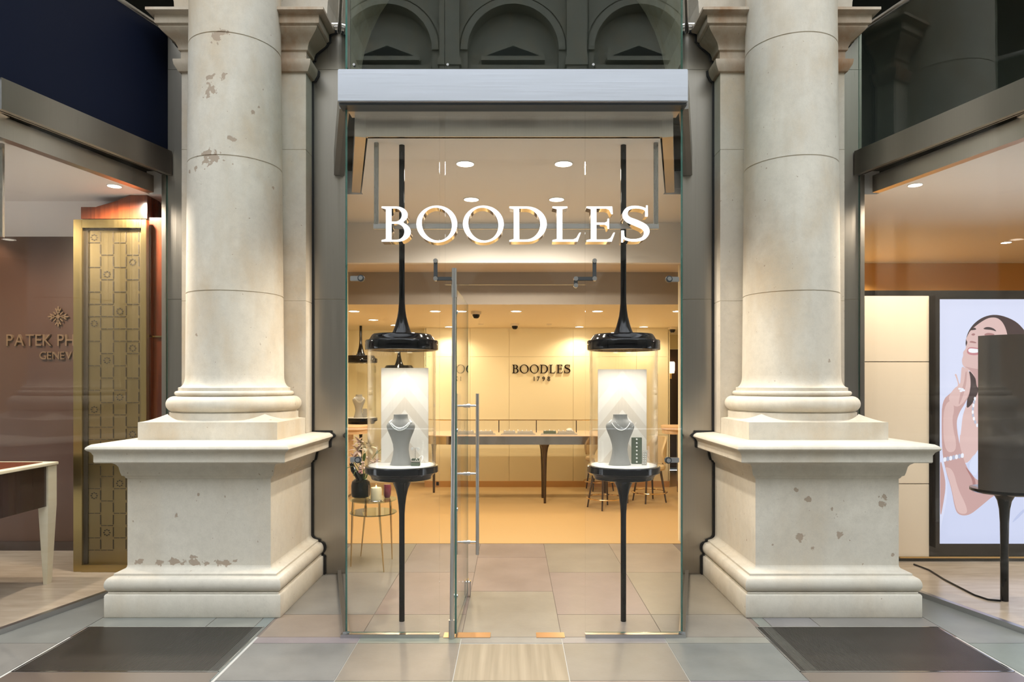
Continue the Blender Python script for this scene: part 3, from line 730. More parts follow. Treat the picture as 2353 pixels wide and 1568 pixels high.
# side clamps (glass brackets)
for px, py, s, lb in ((830, 640, -1, 'upper left'), (823, 1057, -1, 'lower left'), (1537, 642, 1, 'upper right'), (1535, 1058, 1, 'lower right')):
    x = PX(px, G - .02); z = PZ(py, G - .02); ex = (PX(806, G) if s < 0 else PX(1559, G))
    t = thing('glass_clamp', f'{lb} steel clamp holding the shopfront glass to its side', 'clamp', (x, G - .02, z), group='round-ended clamps on the glass edges')
    b = MB(); b.tube([(0, -.012, 0), (0, .012, 0)], .021, 24); b.build('disc', 'fitting', t)
    b = MB(); b.tube([(0, -.020, 0), (0, -.010, 0)], .013, 20); b.build('cap', 'satin', t)
    b = MB(); b.box(min(0, ex - x), max(0, ex - x), .0, .012, -.016, .016); b.build('arm', 'satin', t, bevel=.003)

# ------------------------------------------------------------------ door
door = thing('door_1', 'open frameless glass entrance door swung inwards with long steel handles', 'door', (PX(1047, G), G, 0)); door['kind'] = 'structure'
D0 = PX(1047, G); end = PX(1074, 5.17) - D0; dh = PZ(657, G) - .02
o = pane('door_pane', (.0, 0), (end, .865), .02, dh, t=.014, parent=door)
ang = math.atan2(.865, end)
b = MB(); xr = PX(1043, G) - D0
b.tube([(xr - .012, -.02, .10), (xr + .004, -.02, PZ(680, G))], .0125, 20); b.build('pivot_rail', 'satin', door)
b = MB(); b.tube([(xr - .012, -.02, .0), (xr - .012, -.02, .115)], .019, 20); b.build('bottom_pivot', 'satin', door)
b = MB(); b.tube([(xr + .004, -.02, PZ(685, G)), (xr + .004, -.02, PZ(655, G))], .018, 20); b.tube([(xr + .004, -.02, PZ(655, G)), (xr + .004, -.02, PZ(618, G))], .016, 20); b.build('top_pivot', 'satin', door)
hy = .73
for px, far in ((1055, 0), (1097, 1)):
    Yh = G + hy; x = PX(px, Yh) - D0; z0, z1 = PZ(1275, Yh), PZ(905, Yh)
    h = MB(); h.tube([(x, hy, z0), (x, hy, z1)], .0128, 20); h.build('handle', 'satin', door)['label'] = 'long vertical round steel pull bar'
xa = PX(1056, G + hy) - D0; xb = PX(1097, G + hy) - D0
b = MB()
for py in (933, 1089, 1246): z = PZ(py, G + hy); b.tube([(xa, hy, z), (xb, hy, z)], .008, 14); b.tube([((xa + xb) / 2 - .012, hy, z), ((xa + xb) / 2 + .012, hy, z)], .014, 14)
b.build('handle_brace', 'satin', door)
for z in (.25, .80, 1.30, 2.05):
    b = MB(); b.tube([(-.012, .03, z), (.012, .03, z)], .013, 14); b.build('stud', 'satin', door)
b = MB(); xl = end - .01; b.box(xl - .012, xl + .022, .80, .865, PZ(1384, 5.15), PZ(1330, 5.15)); b.tube([(xl - .03, .83, PZ(1336, 5.15)), (xl + .04, .83, PZ(1336, 5.15))], .008, 10); b.box(xl + .03, xl + .04, .80, .84, PZ(1365, 5.15), PZ(1332, 5.15))
b.build('lock', 'chrome', door, bevel=.002)
# patch fittings
for nm, pts, lb in (('l', [(1001, 600), (1001, 641), (1043, 641)], 'left'), ('r', [(1366, 600), (1366, 641), (1323, 641), (1323, 657)], 'right')):
    yy = G - .016; t = thing('patch_fitting', f'L-shaped steel glass connector at the upper {lb} corner of the doorway', 'fitting', (PX(pts[1][0], yy), yy, PZ(pts[1][1], yy)), group='L-shaped glass connectors')
    q = [(PX(a, yy) - t.location.x, PZ(c, yy) - t.location.z) for a, c in pts]
    b = MB(); wv = .012
    for (xa_, za), (xb_, zb) in zip(q, q[1:]): b.box(min(xa_, xb_) - wv, max(xa_, xb_) + wv, -.006, .006, min(za, zb) - wv, max(za, zb) + wv)
    b.build('plate', 'fitting', t, bevel=.003)
    for (xa_, za) in q: b = MB(); b.tube([(xa_, -.014, za), (xa_, .012, za)], .014, 20); b.build('bolt', 'satin', t)
# threshold plates
for x0, x1, lb in ((1020, 1050, 'narrow brass floor plate under the pivot of the glass door'), (1051, 1127, 'long brass floor-spring plate at the left of the open doorway'), (1232, 1297, 'short brass floor plate at the right of the open doorway')):
    b = MB(); b.box(PX(x0, 4.33), PX(x1, 4.33), 4.285, 4.372, -.004, .004)
    tag(b.build('threshold_plate', plain('brushed_brass_%d' % x0, (.72, .50, .32), .32, 1), bevel=.001), lb, 'floor plate', 'brass plates in the threshold')

# ------------------------------------------------------------------ central shop shell
def sbox(name, mat, *bx, label=None, cat=None):
    b = MB()
    for q in bx: b.box(*q)
    o = b.build(name, mat, smooth=0); struct(o, label, cat); return o
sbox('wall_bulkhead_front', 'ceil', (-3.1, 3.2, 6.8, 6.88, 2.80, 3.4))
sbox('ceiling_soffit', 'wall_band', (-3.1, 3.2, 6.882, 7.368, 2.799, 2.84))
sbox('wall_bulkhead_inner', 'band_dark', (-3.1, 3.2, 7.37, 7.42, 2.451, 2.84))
sbox('ceiling_shop', 'ceil_warm', (-3.1, 3.2, 7.371, 12.6, 2.45, 2.5))
# back wall of upholstered panels with fine joints
b = MB(); xs = [-1.35, PX(1080, 10.5), PX(1170, 10.5), PX(1317, 10.5), 1.90, 2.395]; zs = [.095, PZ(1000, 10.5), PZ(820, 10.5), 2.45]
for i in range(len(xs) - 1):
    for k in range(3): b.box(xs[i] + .002, xs[i + 1] - .002, 10.5, 10.52, zs[k] + .0015, zs[k + 1] - .0015)
b.box(-1.35, 2.395, 10.515, 10.6, 0, 2.45)
struct(b.build('wall_back', 'wall_cream', smooth=0))
sbox('baseboard_back', 'skirt', (-1.36, 2.40, 10.48, 10.50, .004, .095))
sbox('wall_back_recess_left', 'wall_cream', (-3.1, -1.35, 10.95, 11.0, 0, 2.46), (-1.36, -1.34, 10.5, 11.0, 0, 2.46))
sbox('wall_back_recess_right', 'dkbrown', (2.395, 3.2, 12.1, 12.2, .10, 2.2))
sbox('wall_recess_header', 'wall_cream', (2.39, 3.2, 12.0, 12.1, 2.2, 2.46), (2.385, 2.41, 10.5, 12.1, 0, 2.46))
sbox('wall_left', 'wall_cream', (-3.2, -3.1, 6.9, 12.5, 0, 3.4), (-3.2, -1.68, 6.9, 6.95, 0, 3.4))
sbox('wall_right', 'wall_cream', (3.1, 3.2, 6.9, 12.5, 0, 3.4), (1.68, 3.2, 6.9, 6.95, 0, 3.4))
sbox('wall_lobby_left', 'wall_band', (-1.70, -1.682, 5.78, 6.95, 0, 3.3))
sbox('wall_lobby_right', 'wall_band', (1.682, 1.70, 5.78, 6.95, 0, 3.3))

# lamps
def spot(loc, watts, col=(1, .80, .56), size=150, blend=.6, rad_=.05, direction=(0, 0, -1)):
    ld = bpy.data.lights.new('spot', 'SPOT'); ld.energy = watts; ld.color = col; ld.spot_size = math.radians(size); ld.spot_blend = blend; ld.shadow_soft_size = rad_
    o = bpy.data.objects.new('spot_light', ld); C.objects.link(o); o.location = loc
    o.rotation_euler = Vector(direction).to_track_quat('-Z', 'Y').to_euler(); return o
def downlight(x, y, z, r, label, group, watts, col=(1, .88, .70), size=150, aim=(0, 0, -1)):
    t = thing('downlight', label, 'ceiling light', (x, y, z), group=group)
    b = MB(); b.lathe([(r, -.006), (r * 1.12, -.006), (r * 1.12, -.0005), (r, -.0005), (r, -.006)], seg=32, cap=False); b.build('trim_ring', 'white', t)
    b = MB(); b.lathe([(r, -.005), (r, -.001)], seg=32); b.build('lens', 'lamp', t)
    if watts:
        l = spot((0, 0, -.03), watts, col, size, direction=aim); l.parent = t
    return t
names = ['front left', 'front right', 'rear left', 'rear right']
for (px, py), nm in zip(((1069, 376), (1295, 376), (1083, 458), (1279, 458)), names):
    Y = 1.6 * F / (881 - py); downlight(PX(px, Y), Y, 3.2, .062, f'{nm} one of four round downlights in the high lobby ceiling above the door sign', 'downlights in the lobby ceiling', P_VEST, (1, .90, .75), 158, (0, .0, -1) if nm.startswith('front') else (0, .05, -1))
grid = []
for X_, Y_, lb in ((-1.87, 8.03, 'leftmost round downlight in the nearest row of the low shop ceiling'), (-.916, 8.03, 'round downlight in the nearest low-ceiling row, left of the glass door edge'), (.036, 8.03, 'middle round downlight in the nearest row of the low shop ceiling'),
                   (.993, 8.03, 'round downlight in the nearest low-ceiling row above the wall lettering end'), (1.94, 8.03, 'rightmost round downlight in the nearest row of the low shop ceiling'),
                   (-1.87, 9.13, 'round downlight left of the hanging display pole in the low ceiling'), (-1.72, 9.95, 'small distant downlight just right of the left display pole'),
                   (.994, 10.25, 'small distant downlight over the right end of the counter'), (PX(1032, 10.25), 10.25, 'small distant downlight just left of the door pull bars'), (1.96, 10.25, 'small distant downlight right of the right display pole')):  # the one left of the pull bars is added to brighten the wall
    downlight(X_, Y_, 2.45, .060, lb, 'downlights in the low shop ceiling', P_BACK * .85 if Y_ < 9.5 else P_BACK * 1.0, (1, .82, .55), 165, (0, .35, -1) if Y_ < 9.5 else (0, -.25, -1))
# a wash over the back wall, as from the slot along the ceiling
# ceiling camera and detectors
def dome(px, py, Y, lb, s=1.0):
    t = thing('security_camera', lb, 'camera', (PX(px, Y), Y, 2.45), group='dome cameras on the shop ceiling')
    b = MB(); b.lathe([(.055 * s, -.035 * s), (.062 * s, -.03 * s), (.062 * s, 0)], seg=28); b.build('housing', 'camera_white', t)
    b = MB(); b.lathe([(.002, -.085 * s), (.025 * s, -.08 * s), (.04 * s, -.062 * s), (.045 * s, -.035 * s)], seg=24); b.build('dome', 'black', t)
dome(1183, 745, 9.73, 'dark dome security camera on the ceiling above the counter')
dome(1545, 752, 10.35, 'dome security camera at the right end of the shop ceiling', 1.0)
dome(1094, 713, 8.1, 'pale smoke-coloured ceiling camera right of the door pull bars')
for px, Y in ((1105, 9.8), (1262, 9.8)):
    b = MB(); b.lathe([(.03, -.012), (.042, -.004), (.042, -.0003)], cx=PX(px, Y), cy=Y, seg=24)
    for q in range(len(b.v)): b.v[q] = (b.v[q][0], b.v[q][1], b.v[q][2] + 2.45)
    tag(b.build('smoke_detector', 'camera_white'), f'small round detector on the ceiling {"left" if px < 1200 else "right"} of the dome camera', 'detector', 'ceiling detectors')

# ------------------------------------------------------------------ hanging sign
Ys = 4.49
sg = thing('shop_sign', 'illuminated white serif letters BOODLES on a steel frame hung inside the glass', 'sign', (PX(1185, 4.54), 4.54, 3.2))
ox = sg.location.x
b = MB()
xa, xb = PX(864, 4.54) - ox, PX(1508, 4.54) - ox; zb = PZ(521, 4.54) - 3.2
b.box(xa - .012, xa + .018, -.01, .01, zb, -.0005); b.build('frame_upright', 'steel_dark', sg, smooth=0, bevel=.003); b = MB(); b.box(xb - .018, xb + .012, -.01, .01, zb, -.0005)
b.build('frame_upright', 'steel_dark', sg, smooth=0, bevel=.003)
b = MB(); b.box(xa - .016, xb + .016, -.012, .012, zb - .017, zb + .017); b.build('frame_bar', 'satin', sg, smooth=0, bevel=.003)
Yf = 4.44; zt_, zb_ = PZ(474.5, Yf), PZ(555.5, Yf)
serif_letters('BOODLES', (zt_ - zb_) / .985, PX((877 + 1494) / 2, Yf) - ox, (1494 - 877) / F * Yf, .09, 'letter', 'goldmir', sg, 'sign_face', y=Yf + .048 - 4.54, z0=zb_ - 3.2)

# wall lettering
ws = thing('wall_sign', 'dark mirror serif letters BOODLES 1798 on the cream back wall', 'sign', (PX(1244, 10.48), 10.49, PZ(858, 10.48)))
serif_letters('BOODLES', 20 / F * 10.48, 0, 134 / F * 10.48, .02, 'letter', 'chrome_sign', ws, None)
font_text('1798', .100, .015, 'chrome_sign', ws, PX(1245.5, 10.48) - ws.location.x, 0, PZ(876, 10.48) - ws.location.z, spacing=4.0, name='digit', width=.25)
# ------------------------------------------------------------------ display cases (vitrines)
def vitrine(x, y, label, group, ztray=1.05, zcap=1.82, zceil=3.2, loc_z=0, light=True, full=True):
    t = thing('display_case', label, 'display case', (x, y, loc_z), group=group)
    zt = ztray
    leg = [(.0185, 0), (.0185, zt - .42), (.019, zt - .33), (.023, zt - .27), (.031, zt - .21), (.043, zt - .16), (.060, zt - .12), (.080, zt - .095), (.088, zt - .088)]
    b = MB(); b.lathe(leg, seg=40); b.build('leg', 'black', t)
    b = MB(); b.lathe([(.185, zt - .092), (.200, zt - .088), (.206, zt - .07), (.222, zt - .055), (.222, zt - .050), (.238, zt - .048), (.243, zt - .044), (.243, zt - .006), (.238, zt - .001), (.228, zt - .001)], seg=72); b.build('tray', 'black', t)
    b = MB(); b.lathe([(.22, zt - .004), (.222, zt + .001), (.218, zt + .003)], seg=64); b.build('white_top', 'white', t)
    b = MB(); b.lathe([(.2265, zt + .001), (.2265, zcap + .01)], seg=96, cap=False); b.lathe([(.2185, zt + .001), (.2185, zcap + .01)], seg=96, cap=False); b.build('glass_cylinder', 'glass_vit', t)
    b = MB(); zc = zcap
    b.lathe([(.205, zc + .012), (.232, zc), (.240, zc + .002), (.243, zc + .008), (.243, zc + .060), (.239, zc + .066), (.224, zc + .067), (.216, zc + .074), (.205, zc + .092), (.197, zc + .104), (.192, zc + .108), (.072, zc + .1085)], seg=72); b.build('cap', 'black', t)
    b = MB(); b.lathe([(.073, zc + .107), (.062, zc + .125), (.050, zc + .155), (.040, zc + .19), (.031, zc + .225), (.024, zc + .27), (.020, zc + .32), (.0190, zc + .38), (.0190, zceil - .0005)], seg=40); b.build('hanging_pole', 'black', t)
    for q in (-.09, .09): b = MB(); b.lathe([(.040, zc + .009), (.040, zc + .0115)], cx=q, cy=-.11, seg=24); b.build('case_light', 'lamp', t)
    if light:
        for q in (-.09, .09):
            l = spot((q, -.11, zc - .002), P_VIT, (1, .93, .84), 130, .7, .03, (0, .1, -1)); l.parent = t
    return t
def backdrop(x, y, z, w_, h_, label):
    b = MB(); b.box(-w_ / 2, w_ / 2, 0, .012, 0, h_); o = b.build('backdrop_panel', 'chevron', smooth=0, bevel=.001); o.location = (x, y, z)
    return tag(o, label, 'panel', 'white backdrop panels in the display cases')
BP = [(0, .074, .046), (.006, .073, .046), (.03, .064, .042), (.07, .0545, .036), (.105, .0505, .034), (.14, .054, .036), (.18, .066, .041), (.215, .081, .046), (.245, .0925, .048), (.262, .0948, .047), (.276, .090, .044), (.288, .078, .041), (.297, .064, .039), (.305, .053, .037), (.316, .048, .036), (.33, .0465, .036), (.339, .047, .036), (.3385, .042, .031), (.330, .0405, .030)]
def bust(x, y, z, label, lean=.02, scale=1, rz=0):
    b = MB(); rr = []
    for zz, hw, dd in BP:
        oy = -lean * (zz / .34)
        rr.append([(math.copysign(abs(math.cos(2 * PI * k / 48)) ** .9, math.cos(2 * PI * k / 48)) * hw * scale, oy + math.sin(2 * PI * k / 48) * dd * scale, zz * scale) for k in range(48)])
    b.rings(rr); o = b.build('necklace_bust', 'grey_felt', smooth=50); o.location = (x, y, z); o.rotation_euler = (0, 0, rz)
    return tag(o, label, 'bust', 'grey necklace busts')
def bust_r(zz):
    for (a, h1, d1), (c, h2, d2) in zip(BP, BP[1:]):
        if a <= zz <= c: u = (zz - a) / (c - a + 1e-9); return h1 + (h2 - h1) * u, d1 + (d2 - d1) * u
    return BP[-1][1:]
def necklace(x, y, z, label, zlow=.245, zhigh=.303, beads=64, r=.0028, lean=.02, rows=1, scale=1, rz=0):
    b = MB()
    for row in range(rows):
        zl = zlow - row * .013
        n = beads
        for k in range(n):
            a = 2 * PI * k / n; s_ = math.sin(a); cth = math.cos(a)      # a=-90deg is the front
            f = max(0, -s_)
            zz = zhigh - (zhigh - zl) * f ** 1.6 - row * .002
            hw, dd = bust_r(zz); kk = 1.03 - .22 * f * 0
            X_ = cth * (hw * (1 - f ** 3 * .12) if zz > .285 else min(hw, .066 + row * .005)); 
            # depth of the bust surface at this x
            q = max(0, 1 - (X_ / max(hw, abs(X_) + 1e-4)) ** 2) ** .5
            Y_ = (-1 if s_ < 0 else 1) * dd * q * 1.0 - lean * zz / .34 - (.002 if s_ < 0 else -.002)
            rr_ = r * (1.25 if f > .7 and rows > 1 and k % 2 else 1)
            b.sphere((X_ * scale, Y_ * scale, zz * scale), rr_ * scale, 6, 4)
    o = b.build('necklace', 'pearl', smooth=60); o.location = (x, y, z); o.rotation_euler = (0, 0, rz)
    return tag(o, label, 'necklace', 'necklaces on the busts')

VL = (PX(923.5, 4.59), 4.59); VR = (PX(1432.5, 4.59), 4.59)
vitrine(*VL, 'left black-lacquered round glass display case on a slim leg inside the shopfront', 'round display cases in the shop window')
vitrine(*VR, 'right black-lacquered round glass display case on a slim leg inside the shopfront', 'round display cases in the shop window')
zt = 1.0535
backdrop(PX(930, 4.70), 4.70, zt, 108.5 / F * 4.70, PZ(846, 4.7) - zt, 'white chevron-patterned panel behind the bust with two-row necklace')
backdrop(PX(1430, 4.70), 4.70, zt, 112 / F * 4.70, PZ(849, 4.7) - zt, 'white chevron-patterned panel behind the bust beside the green stand')
bx = PX(922, 4.56); bust(bx, 4.56, zt, 'grey suede necklace bust in the left display case')
necklace(bx, 4.56, zt, 'two-row diamond necklace on the bust in the left case', .250, .300, 70, .0042, rows=2)
bx2 = PX(1424, 4.56); bust(bx2, 4.56, zt, 'grey suede necklace bust in the right display case')
necklace(bx2, 4.56, zt, 'single-strand diamond necklace on the bust in the right case', .236, .300, 80, .0034)
# left case small items
e = thing('earring_stand', 'slim T-shaped stand with a pair of pale flower earrings in the left case', 'earring stand', (PX(954, 4.58), 4.585, zt))
b = MB(); b.box(-.025, .025, -.012, .02, 0, .040); b.build('base', 'green_felt', e, bevel=.003)
b = MB(); b.tube([(0, 0, .04), (0, 0, .112)], .0016, 8); b.tube([(-.018, 0, .112), (.018, 0, .112)], .0013, 8); b.build('post', 'satin', e)
for q in (-1, 1):
    b = MB()
    for k in range(6): b.sphere((q * .020 + .007 * math.cos(k * PI / 3), -.002, .106 + .007 * math.sin(k * PI / 3)), .0045, 8, 5)
    b.sphere((q * .020, -.005, .106), .004, 8, 5); b.build('earring', 'pearl', e)
e = thing('ring_box', 'small green ring box with a diamond ring in front of the earring stand', 'ring box', (PX(955, 4.52), 4.52, zt))
b = MB(); b.box(-.030, .030, -.020, .014, 0, .024); b.build('box', 'green_felt', e, bevel=.003)
b = MB(); b.box(-.030, .032, -.021, .016, .0245, .031); b.build('cushion', 'grey_tray', e, bevel=.004)
b = MB(); b.tube([(.006 + .007 * math.cos(k * PI / 8), 0, .036 + .007 * math.sin(k * PI / 8)) for k in range(17)], .0012, 6, cap=False); b.sphere((.006, -.002, .045), .004, 8, 5); b.build('ring', 'pearl', e)
b = MB(); pts = [(.036 * math.cos(a) * .5, .012 * math.sin(a), .028 + .024 * math.sin(a + .6)) for a in [k * PI / 10 for k in range(21)]]
b.tube(pts, .0035, 6); o = b.build('bracelet', 'pearl'); o.location = (PX(964, 4.60), 4.63, zt); tag(o, 'small diamond bracelet leaning right of the ring box', 'bracelet')
# right case small items
e = thing('earring_card', 'tall dark green stand with seven diamond studs right of the bust', 'stud stand', (PX(1463.5, 4.62), 4.62, zt))
b = MB(); wv = 23.5 / F * 4.62 / 2; hh = PZ(1006, 4.62) - zt; b.box(-wv, wv, 0, .02, 0, hh); b.build('board', 'green_felt', e, bevel=.002)
for k in range(7):
    b = MB(); b.sphere((-.002, -.004, hh * (.93 - .142 * k)), .0062, 10, 6, sy=.6); b.build('stud', 'pearl', e)
e = thing('ring_tray', 'small tilted grey card of tiny diamond studs at the right of the case', 'stud card', (PX(1481, 4.54), 4.54, zt), rz=-.1)
wv = .014; b = MB(); b.add([(-.018, .0, 0), (.014, .0, 0), (.022, .02, .098), (-.010, .02, .098), (-.018, .006, 0), (.014, .006, 0), (.022, .026, .098), (-.010, .026, .098)], [(0, 1, 2, 3), (4, 7, 6, 5), (0, 4, 5, 1), (1, 5, 6, 2), (2, 6, 7, 3), (3, 7, 4, 0)])
b.build('card', 'grey_tray', e, smooth=0)
for k in range(6):
    for q in (0, 1):
        f_ = .14 + .15 * k; b = MB(); b.sphere((-.010 + .008 * f_ + q * .013, .02 * f_ - .003, .098 * f_), .0033, 8, 5); b.build('stud', 'pearl', e)
b = MB()
for k in range(5): b.sphere((.0 + k * .004, -.002 * (k % 2), .003), .003, 6, 4)
o = b.build('loose_jewel', 'pearl'); o.location = (PX(1440, 4.42), 4.42, zt); tag(o, 'tiny diamond pieces lying at the foot of the right bust', 'jewel')

# hanging cases deeper in the shop
vitrine(PX(829, 10.1), 10.1, 'distant round display case partly hidden by the left edge of the glass', 'round display cases at the back of the shop', ztray=1.09, zcap=1.90, zceil=2.45, light=True)
vitrine(PX(917, 10.3), 10.3, 'distant round display case mostly hidden behind the white panel', 'round display cases at the back of the shop', ztray=1.05, zcap=1.76, zceil=2.45, light=True)
bust(PX(824, 10.05), 10.05, 1.094, 'distant grey bust in the far display case at left', rz=.5); necklace(PX(824, 10.05), 10.05, 1.094, 'two-strand necklace on the distant bust at left', .236, .300, 60, .003, rows=2, rz=.5)
b = MB(); b.box(-.03, .03, 0, .03, 0, .13); o = b.build('jewellery_block', 'grey_felt', bevel=.003); o.location = (PX(838, 10.05), 10.05, 1.094); tag(o, 'grey block beside the distant bust in the far display case', 'display block')

# ------------------------------------------------------------------ counter table
ct = thing('display_counter', 'long round-ended jewellery counter with bronze mirror edge on tapered dark legs', 'counter', (0, 9.5, 0))
xl, xr_ = -1.28, 1.75
def stadium(x0, x1, hy_, n=20, ins=0):
    r = hy_ - ins; return [(x1 - hy_ + r * math.cos(a), r * math.sin(a)) for a in [(-PI / 2 + PI * k / n) for k in range(n + 1)]] + [(x0 + hy_ + r * math.cos(a), r * math.sin(a)) for a in [(PI / 2 + PI * k / n) for k in range(n + 1)]]
b = MB(); b.prism(stadium(xl, xr_, .45), .785, .895); b.build('apron', 'bronze', ct)
b = MB(); b.prism(stadium(xl, xr_, .455), .8955, .905); b.build('top', plain('pink_oak_top', (.78, .58, .42), .4), ct)
for px, Y_, in ((1252, 9.07), (1247, 9.50), (997, 9.95), (1441, 9.07), (1390, 9.9)):
    x = PX(px, Y_); b = MB(); b.lathe([(.017, .004), (.019, .25), (.023, .45), (.028, .60), (.034, .68), (.045, .74), (.062, .785)], cx=x, cy=Y_ - 9.5, seg=20); b.build('leg', 'darkwood', ct)
gc = thing('glass_showcase', 'low glass showcase with a brass top rim standing on the counter', 'showcase', (0, 9.5, .9055))
b = MB(); st = stadium(xl + .06, 1.30, .38); n = len(st)
b.add([(x, y, 0) for x, y in st] + [(x, y, .20) for x, y in st], [(i, (i + 1) % n, n + (i + 1) % n, n + i) for i in range(n)]); b.build('side_glass', 'glass', gc)
b = MB(); b.prism(stadium(xl + .06, 1.30, .38), .20, .208); b.build('top_glass', 'glass_vit', gc)
b = MB(); b.tube([(x, y, .20) for x, y in st] + [(st[0][0], st[0][1], .20)], .005, 6, cap=False); b.build('rim', 'gold', gc)
for px in (1066, 1146, 1233, 1326): b = MB(); b.box(PX(px, 9.1) - .006, PX(px, 9.1) + .006, -.30, -.285, .03, .199); b.build('divider', 'darkwood', gc)
for k, px in enumerate((1000, 1070, 1111, 1181, 1249, 1315)):
    b = MB(); b.lathe([(.022, .192), (.022, .1965)], cx=PX(px, 9.3), cy=-.2, seg=14); b.build('case_light', 'lamp', gc)
for i, (xa_, xb_, lb) in enumerate(((1052, 1139, 'leftmost grey tray of rings in the counter showcase, by the door handle'), (1151, 1230, 'middle grey tray of rings in the counter showcase'), (1242, 1325, 'right grey tray in the counter showcase with a white bracelet cushion'))):
    Yt = 9.25; cxm = PX((xa_ + xb_) / 2, Yt); w_ = (xb_ - xa_) / F * Yt
    t = thing('jewellery_tray', lb, 'tray', (cxm, Yt, .906), group='trays of rings in the counter showcase')
    b = MB(); b.prism([(-w_ / 2, -.11), (w_ / 2, -.11), (w_ / 2 - .02, .1), (-w_ / 2 + .02, .1)], 0, .014); b.build('tray', 'grey_tray', t)
    b = MB(); b.box(-w_ * .42, -w_ * .08, -.08, .02, .0145, .050); b.build('ring_block', 'green_felt' if i == 2 else 'grey_tray', t, bevel=.003)
    b = MB(); b.box(-w_ * .02, w_ * .43, -.08, .02, .0145, .045); b.build('ring_block', 'grey_tray', t, bevel=.003)
    for k in range(7):
        b = MB(); b.sphere((-w_ * .38 + k * w_ * .125, -.06, .055 + .006 * (k % 2)), .009, 8, 5); b.build('ring', 'pearl', t)
    if i == 2: b = MB(); b.sphere((w_ * .3, 0, .06), .045, 14, 8, sz=.6); b.build('cushion', 'white', t)

# stools
def stool():
    t = thing('counter_chair', 'x', 'chair', (0, 0, 0), group='round upholstered chairs by the counter')
    b = MB(); b.lathe([(.17, .43), (.20, .44), (.215, .465), (.21, .495), (.19, .505)], seg=36); b.build('seat', 'upholst', t)
    b = MB(); n = 20; rr = []
    R = .205; outer = []; 
    for j in range(9):
        z = .52 + .36 * j / 8; half = math.radians(38 + 34 * math.sin(PI * min(1, (j + 1.2) / 9)))
        row = []
        for k in range(n + 1):
            a = PI / 2 - half + 2 * half * k / n; row.append((a, z))
        outer.append(row)
    vo = [((R + .018 + .03 * (z - .52)) * math.cos(a), (R + .018 + .03 * (z - .52)) * math.sin(a), z) for row in outer for a, z in row]
    vi = [((R - .010 + .03 * (z - .52)) * math.cos(a), (R - .010 + .03 * (z - .52)) * math.sin(a), z) for row in outer for a, z in row]
    m_ = len(vo); fs = []
    for j in range(8):
        for k in range(n):
            p = j * (n + 1) + k; fs.append((p, p + 1, p + n + 2, p + n + 1)); fs.append((m_ + p, m_ + p + n + 1, m_ + p + n + 2, m_ + p + 1))
        p = j * (n + 1); fs.append((p, p + n + 1, m_ + p + n + 1, m_ + p)); p += n; fs.append((p, m_ + p, m_ + p + n + 1, p + n + 1))
    for k in range(n): fs.append((k, m_ + k, m_ + k + 1, k + 1)); p = 8 * (n + 1) + k; fs.append((p, p + 1, m_ + p + 1, m_ + p))
    b.add(vo + vi, fs); b.build('backrest', 'upholst', t)
    b = MB(); b.tube([(0, .20, .44), (0, .225, .56)], .012, 8); b.build('back_post', 'darkwood', t)
    for k in range(4):
        a = PI / 4 + k * PI / 2; b = MB(); b.tube([(.225 * math.cos(a), .225 * math.sin(a), .004), (.15 * math.cos(a), .15 * math.sin(a), .44)], [.010, .016], 12); b.build('leg', 'darkwood', t)
    b = MB(); b.tube([(.235 * math.cos(2 * PI * k / 40), .235 * math.sin(2 * PI * k / 40), .14) for k in range(41)], .009, 8, cap=False); b.build('foot_ring', 'gold', t)
    return t
s0 = stool(); s0.location = (PX(1390, 8.72), 8.72, 0); s0.rotation_euler = (0, 0, PI + .5); s0['label'] = 'beige round-backed chair on dark legs with brass foot ring, left of the right display stem'
copy_tree(s0, (PX(1492, 9.2), 9.2, 0), -1.2, 'beige round-backed chair on dark legs with brass foot ring, right of the right display stem')
copy_tree(s0, (PX(1378, 10.22), 10.22, 0), .2, 'beige chair behind the counter, legs just left of the right display stem')

# side counters of wood and the wall lamp
for s, x, lb in ((1, 2.20, 'pale oak shelf counter with rounded end at the right back of the shop'), (-1, -2.14, 'pale oak shelf counter with rounded end at the left back of the shop')):
    Y_ = 9.55; t = thing('oak_counter', lb, 'counter', (x, Y_, 0), group='oak counters at the sides')
    L_ = .80; b = MB(); poly = ell(0, 0, .12, .28, 16, 0, 90, 270) + [(L_, -.28), (L_, .28)]
    if s < 0: poly = [(-a, c) for a, c in reversed(poly)]
    b.prism(poly, .955, 1.005); b.build('top', 'oak', t, bevel=.006)
    b = MB(); poly2 = [(a * .9, c * .85) for a, c in poly]; b.prism(poly2, .90, .954); b.build('apron', 'oak', t)
    b = MB(); b.box(*sorted((s * .14, s * .78)), -.20, .2, .05, .90); b.build('body', 'dkbrown' if s > 0 else 'oak', t, smooth=0)
    b = MB(); b.box(*sorted((s * .16, s * .78)), -.18, .2, .004, .05); b.build('foot', 'darkwood', t, smooth=0)
wl = thing('wall_lamp', 'glowing amber lamp on the dark cabinet at the far right of the shop', 'lamp', (PX(1543, 12.0), 12.02, PZ(850, 12.0)))
b = MB(); b.lathe([(.05, -.06), (.06, .0), (.06, .12), (.05, .14)], seg=20); b.build('shade', 'lampwall', wl)
b = MB(); b.box(-.02, .02, .05, .08, -.16, .1); b.build('bracket', 'gold', wl)

# socket on the wall
b = MB(); b.box(PX(1004, 10.4) - .02, PX(1004, 10.4) + .02, 10.47, 10.479, .03, .085); tag(b.build('wall_socket', 'black', bevel=.003), 'small black socket on the skirting behind the left display case', 'socket')

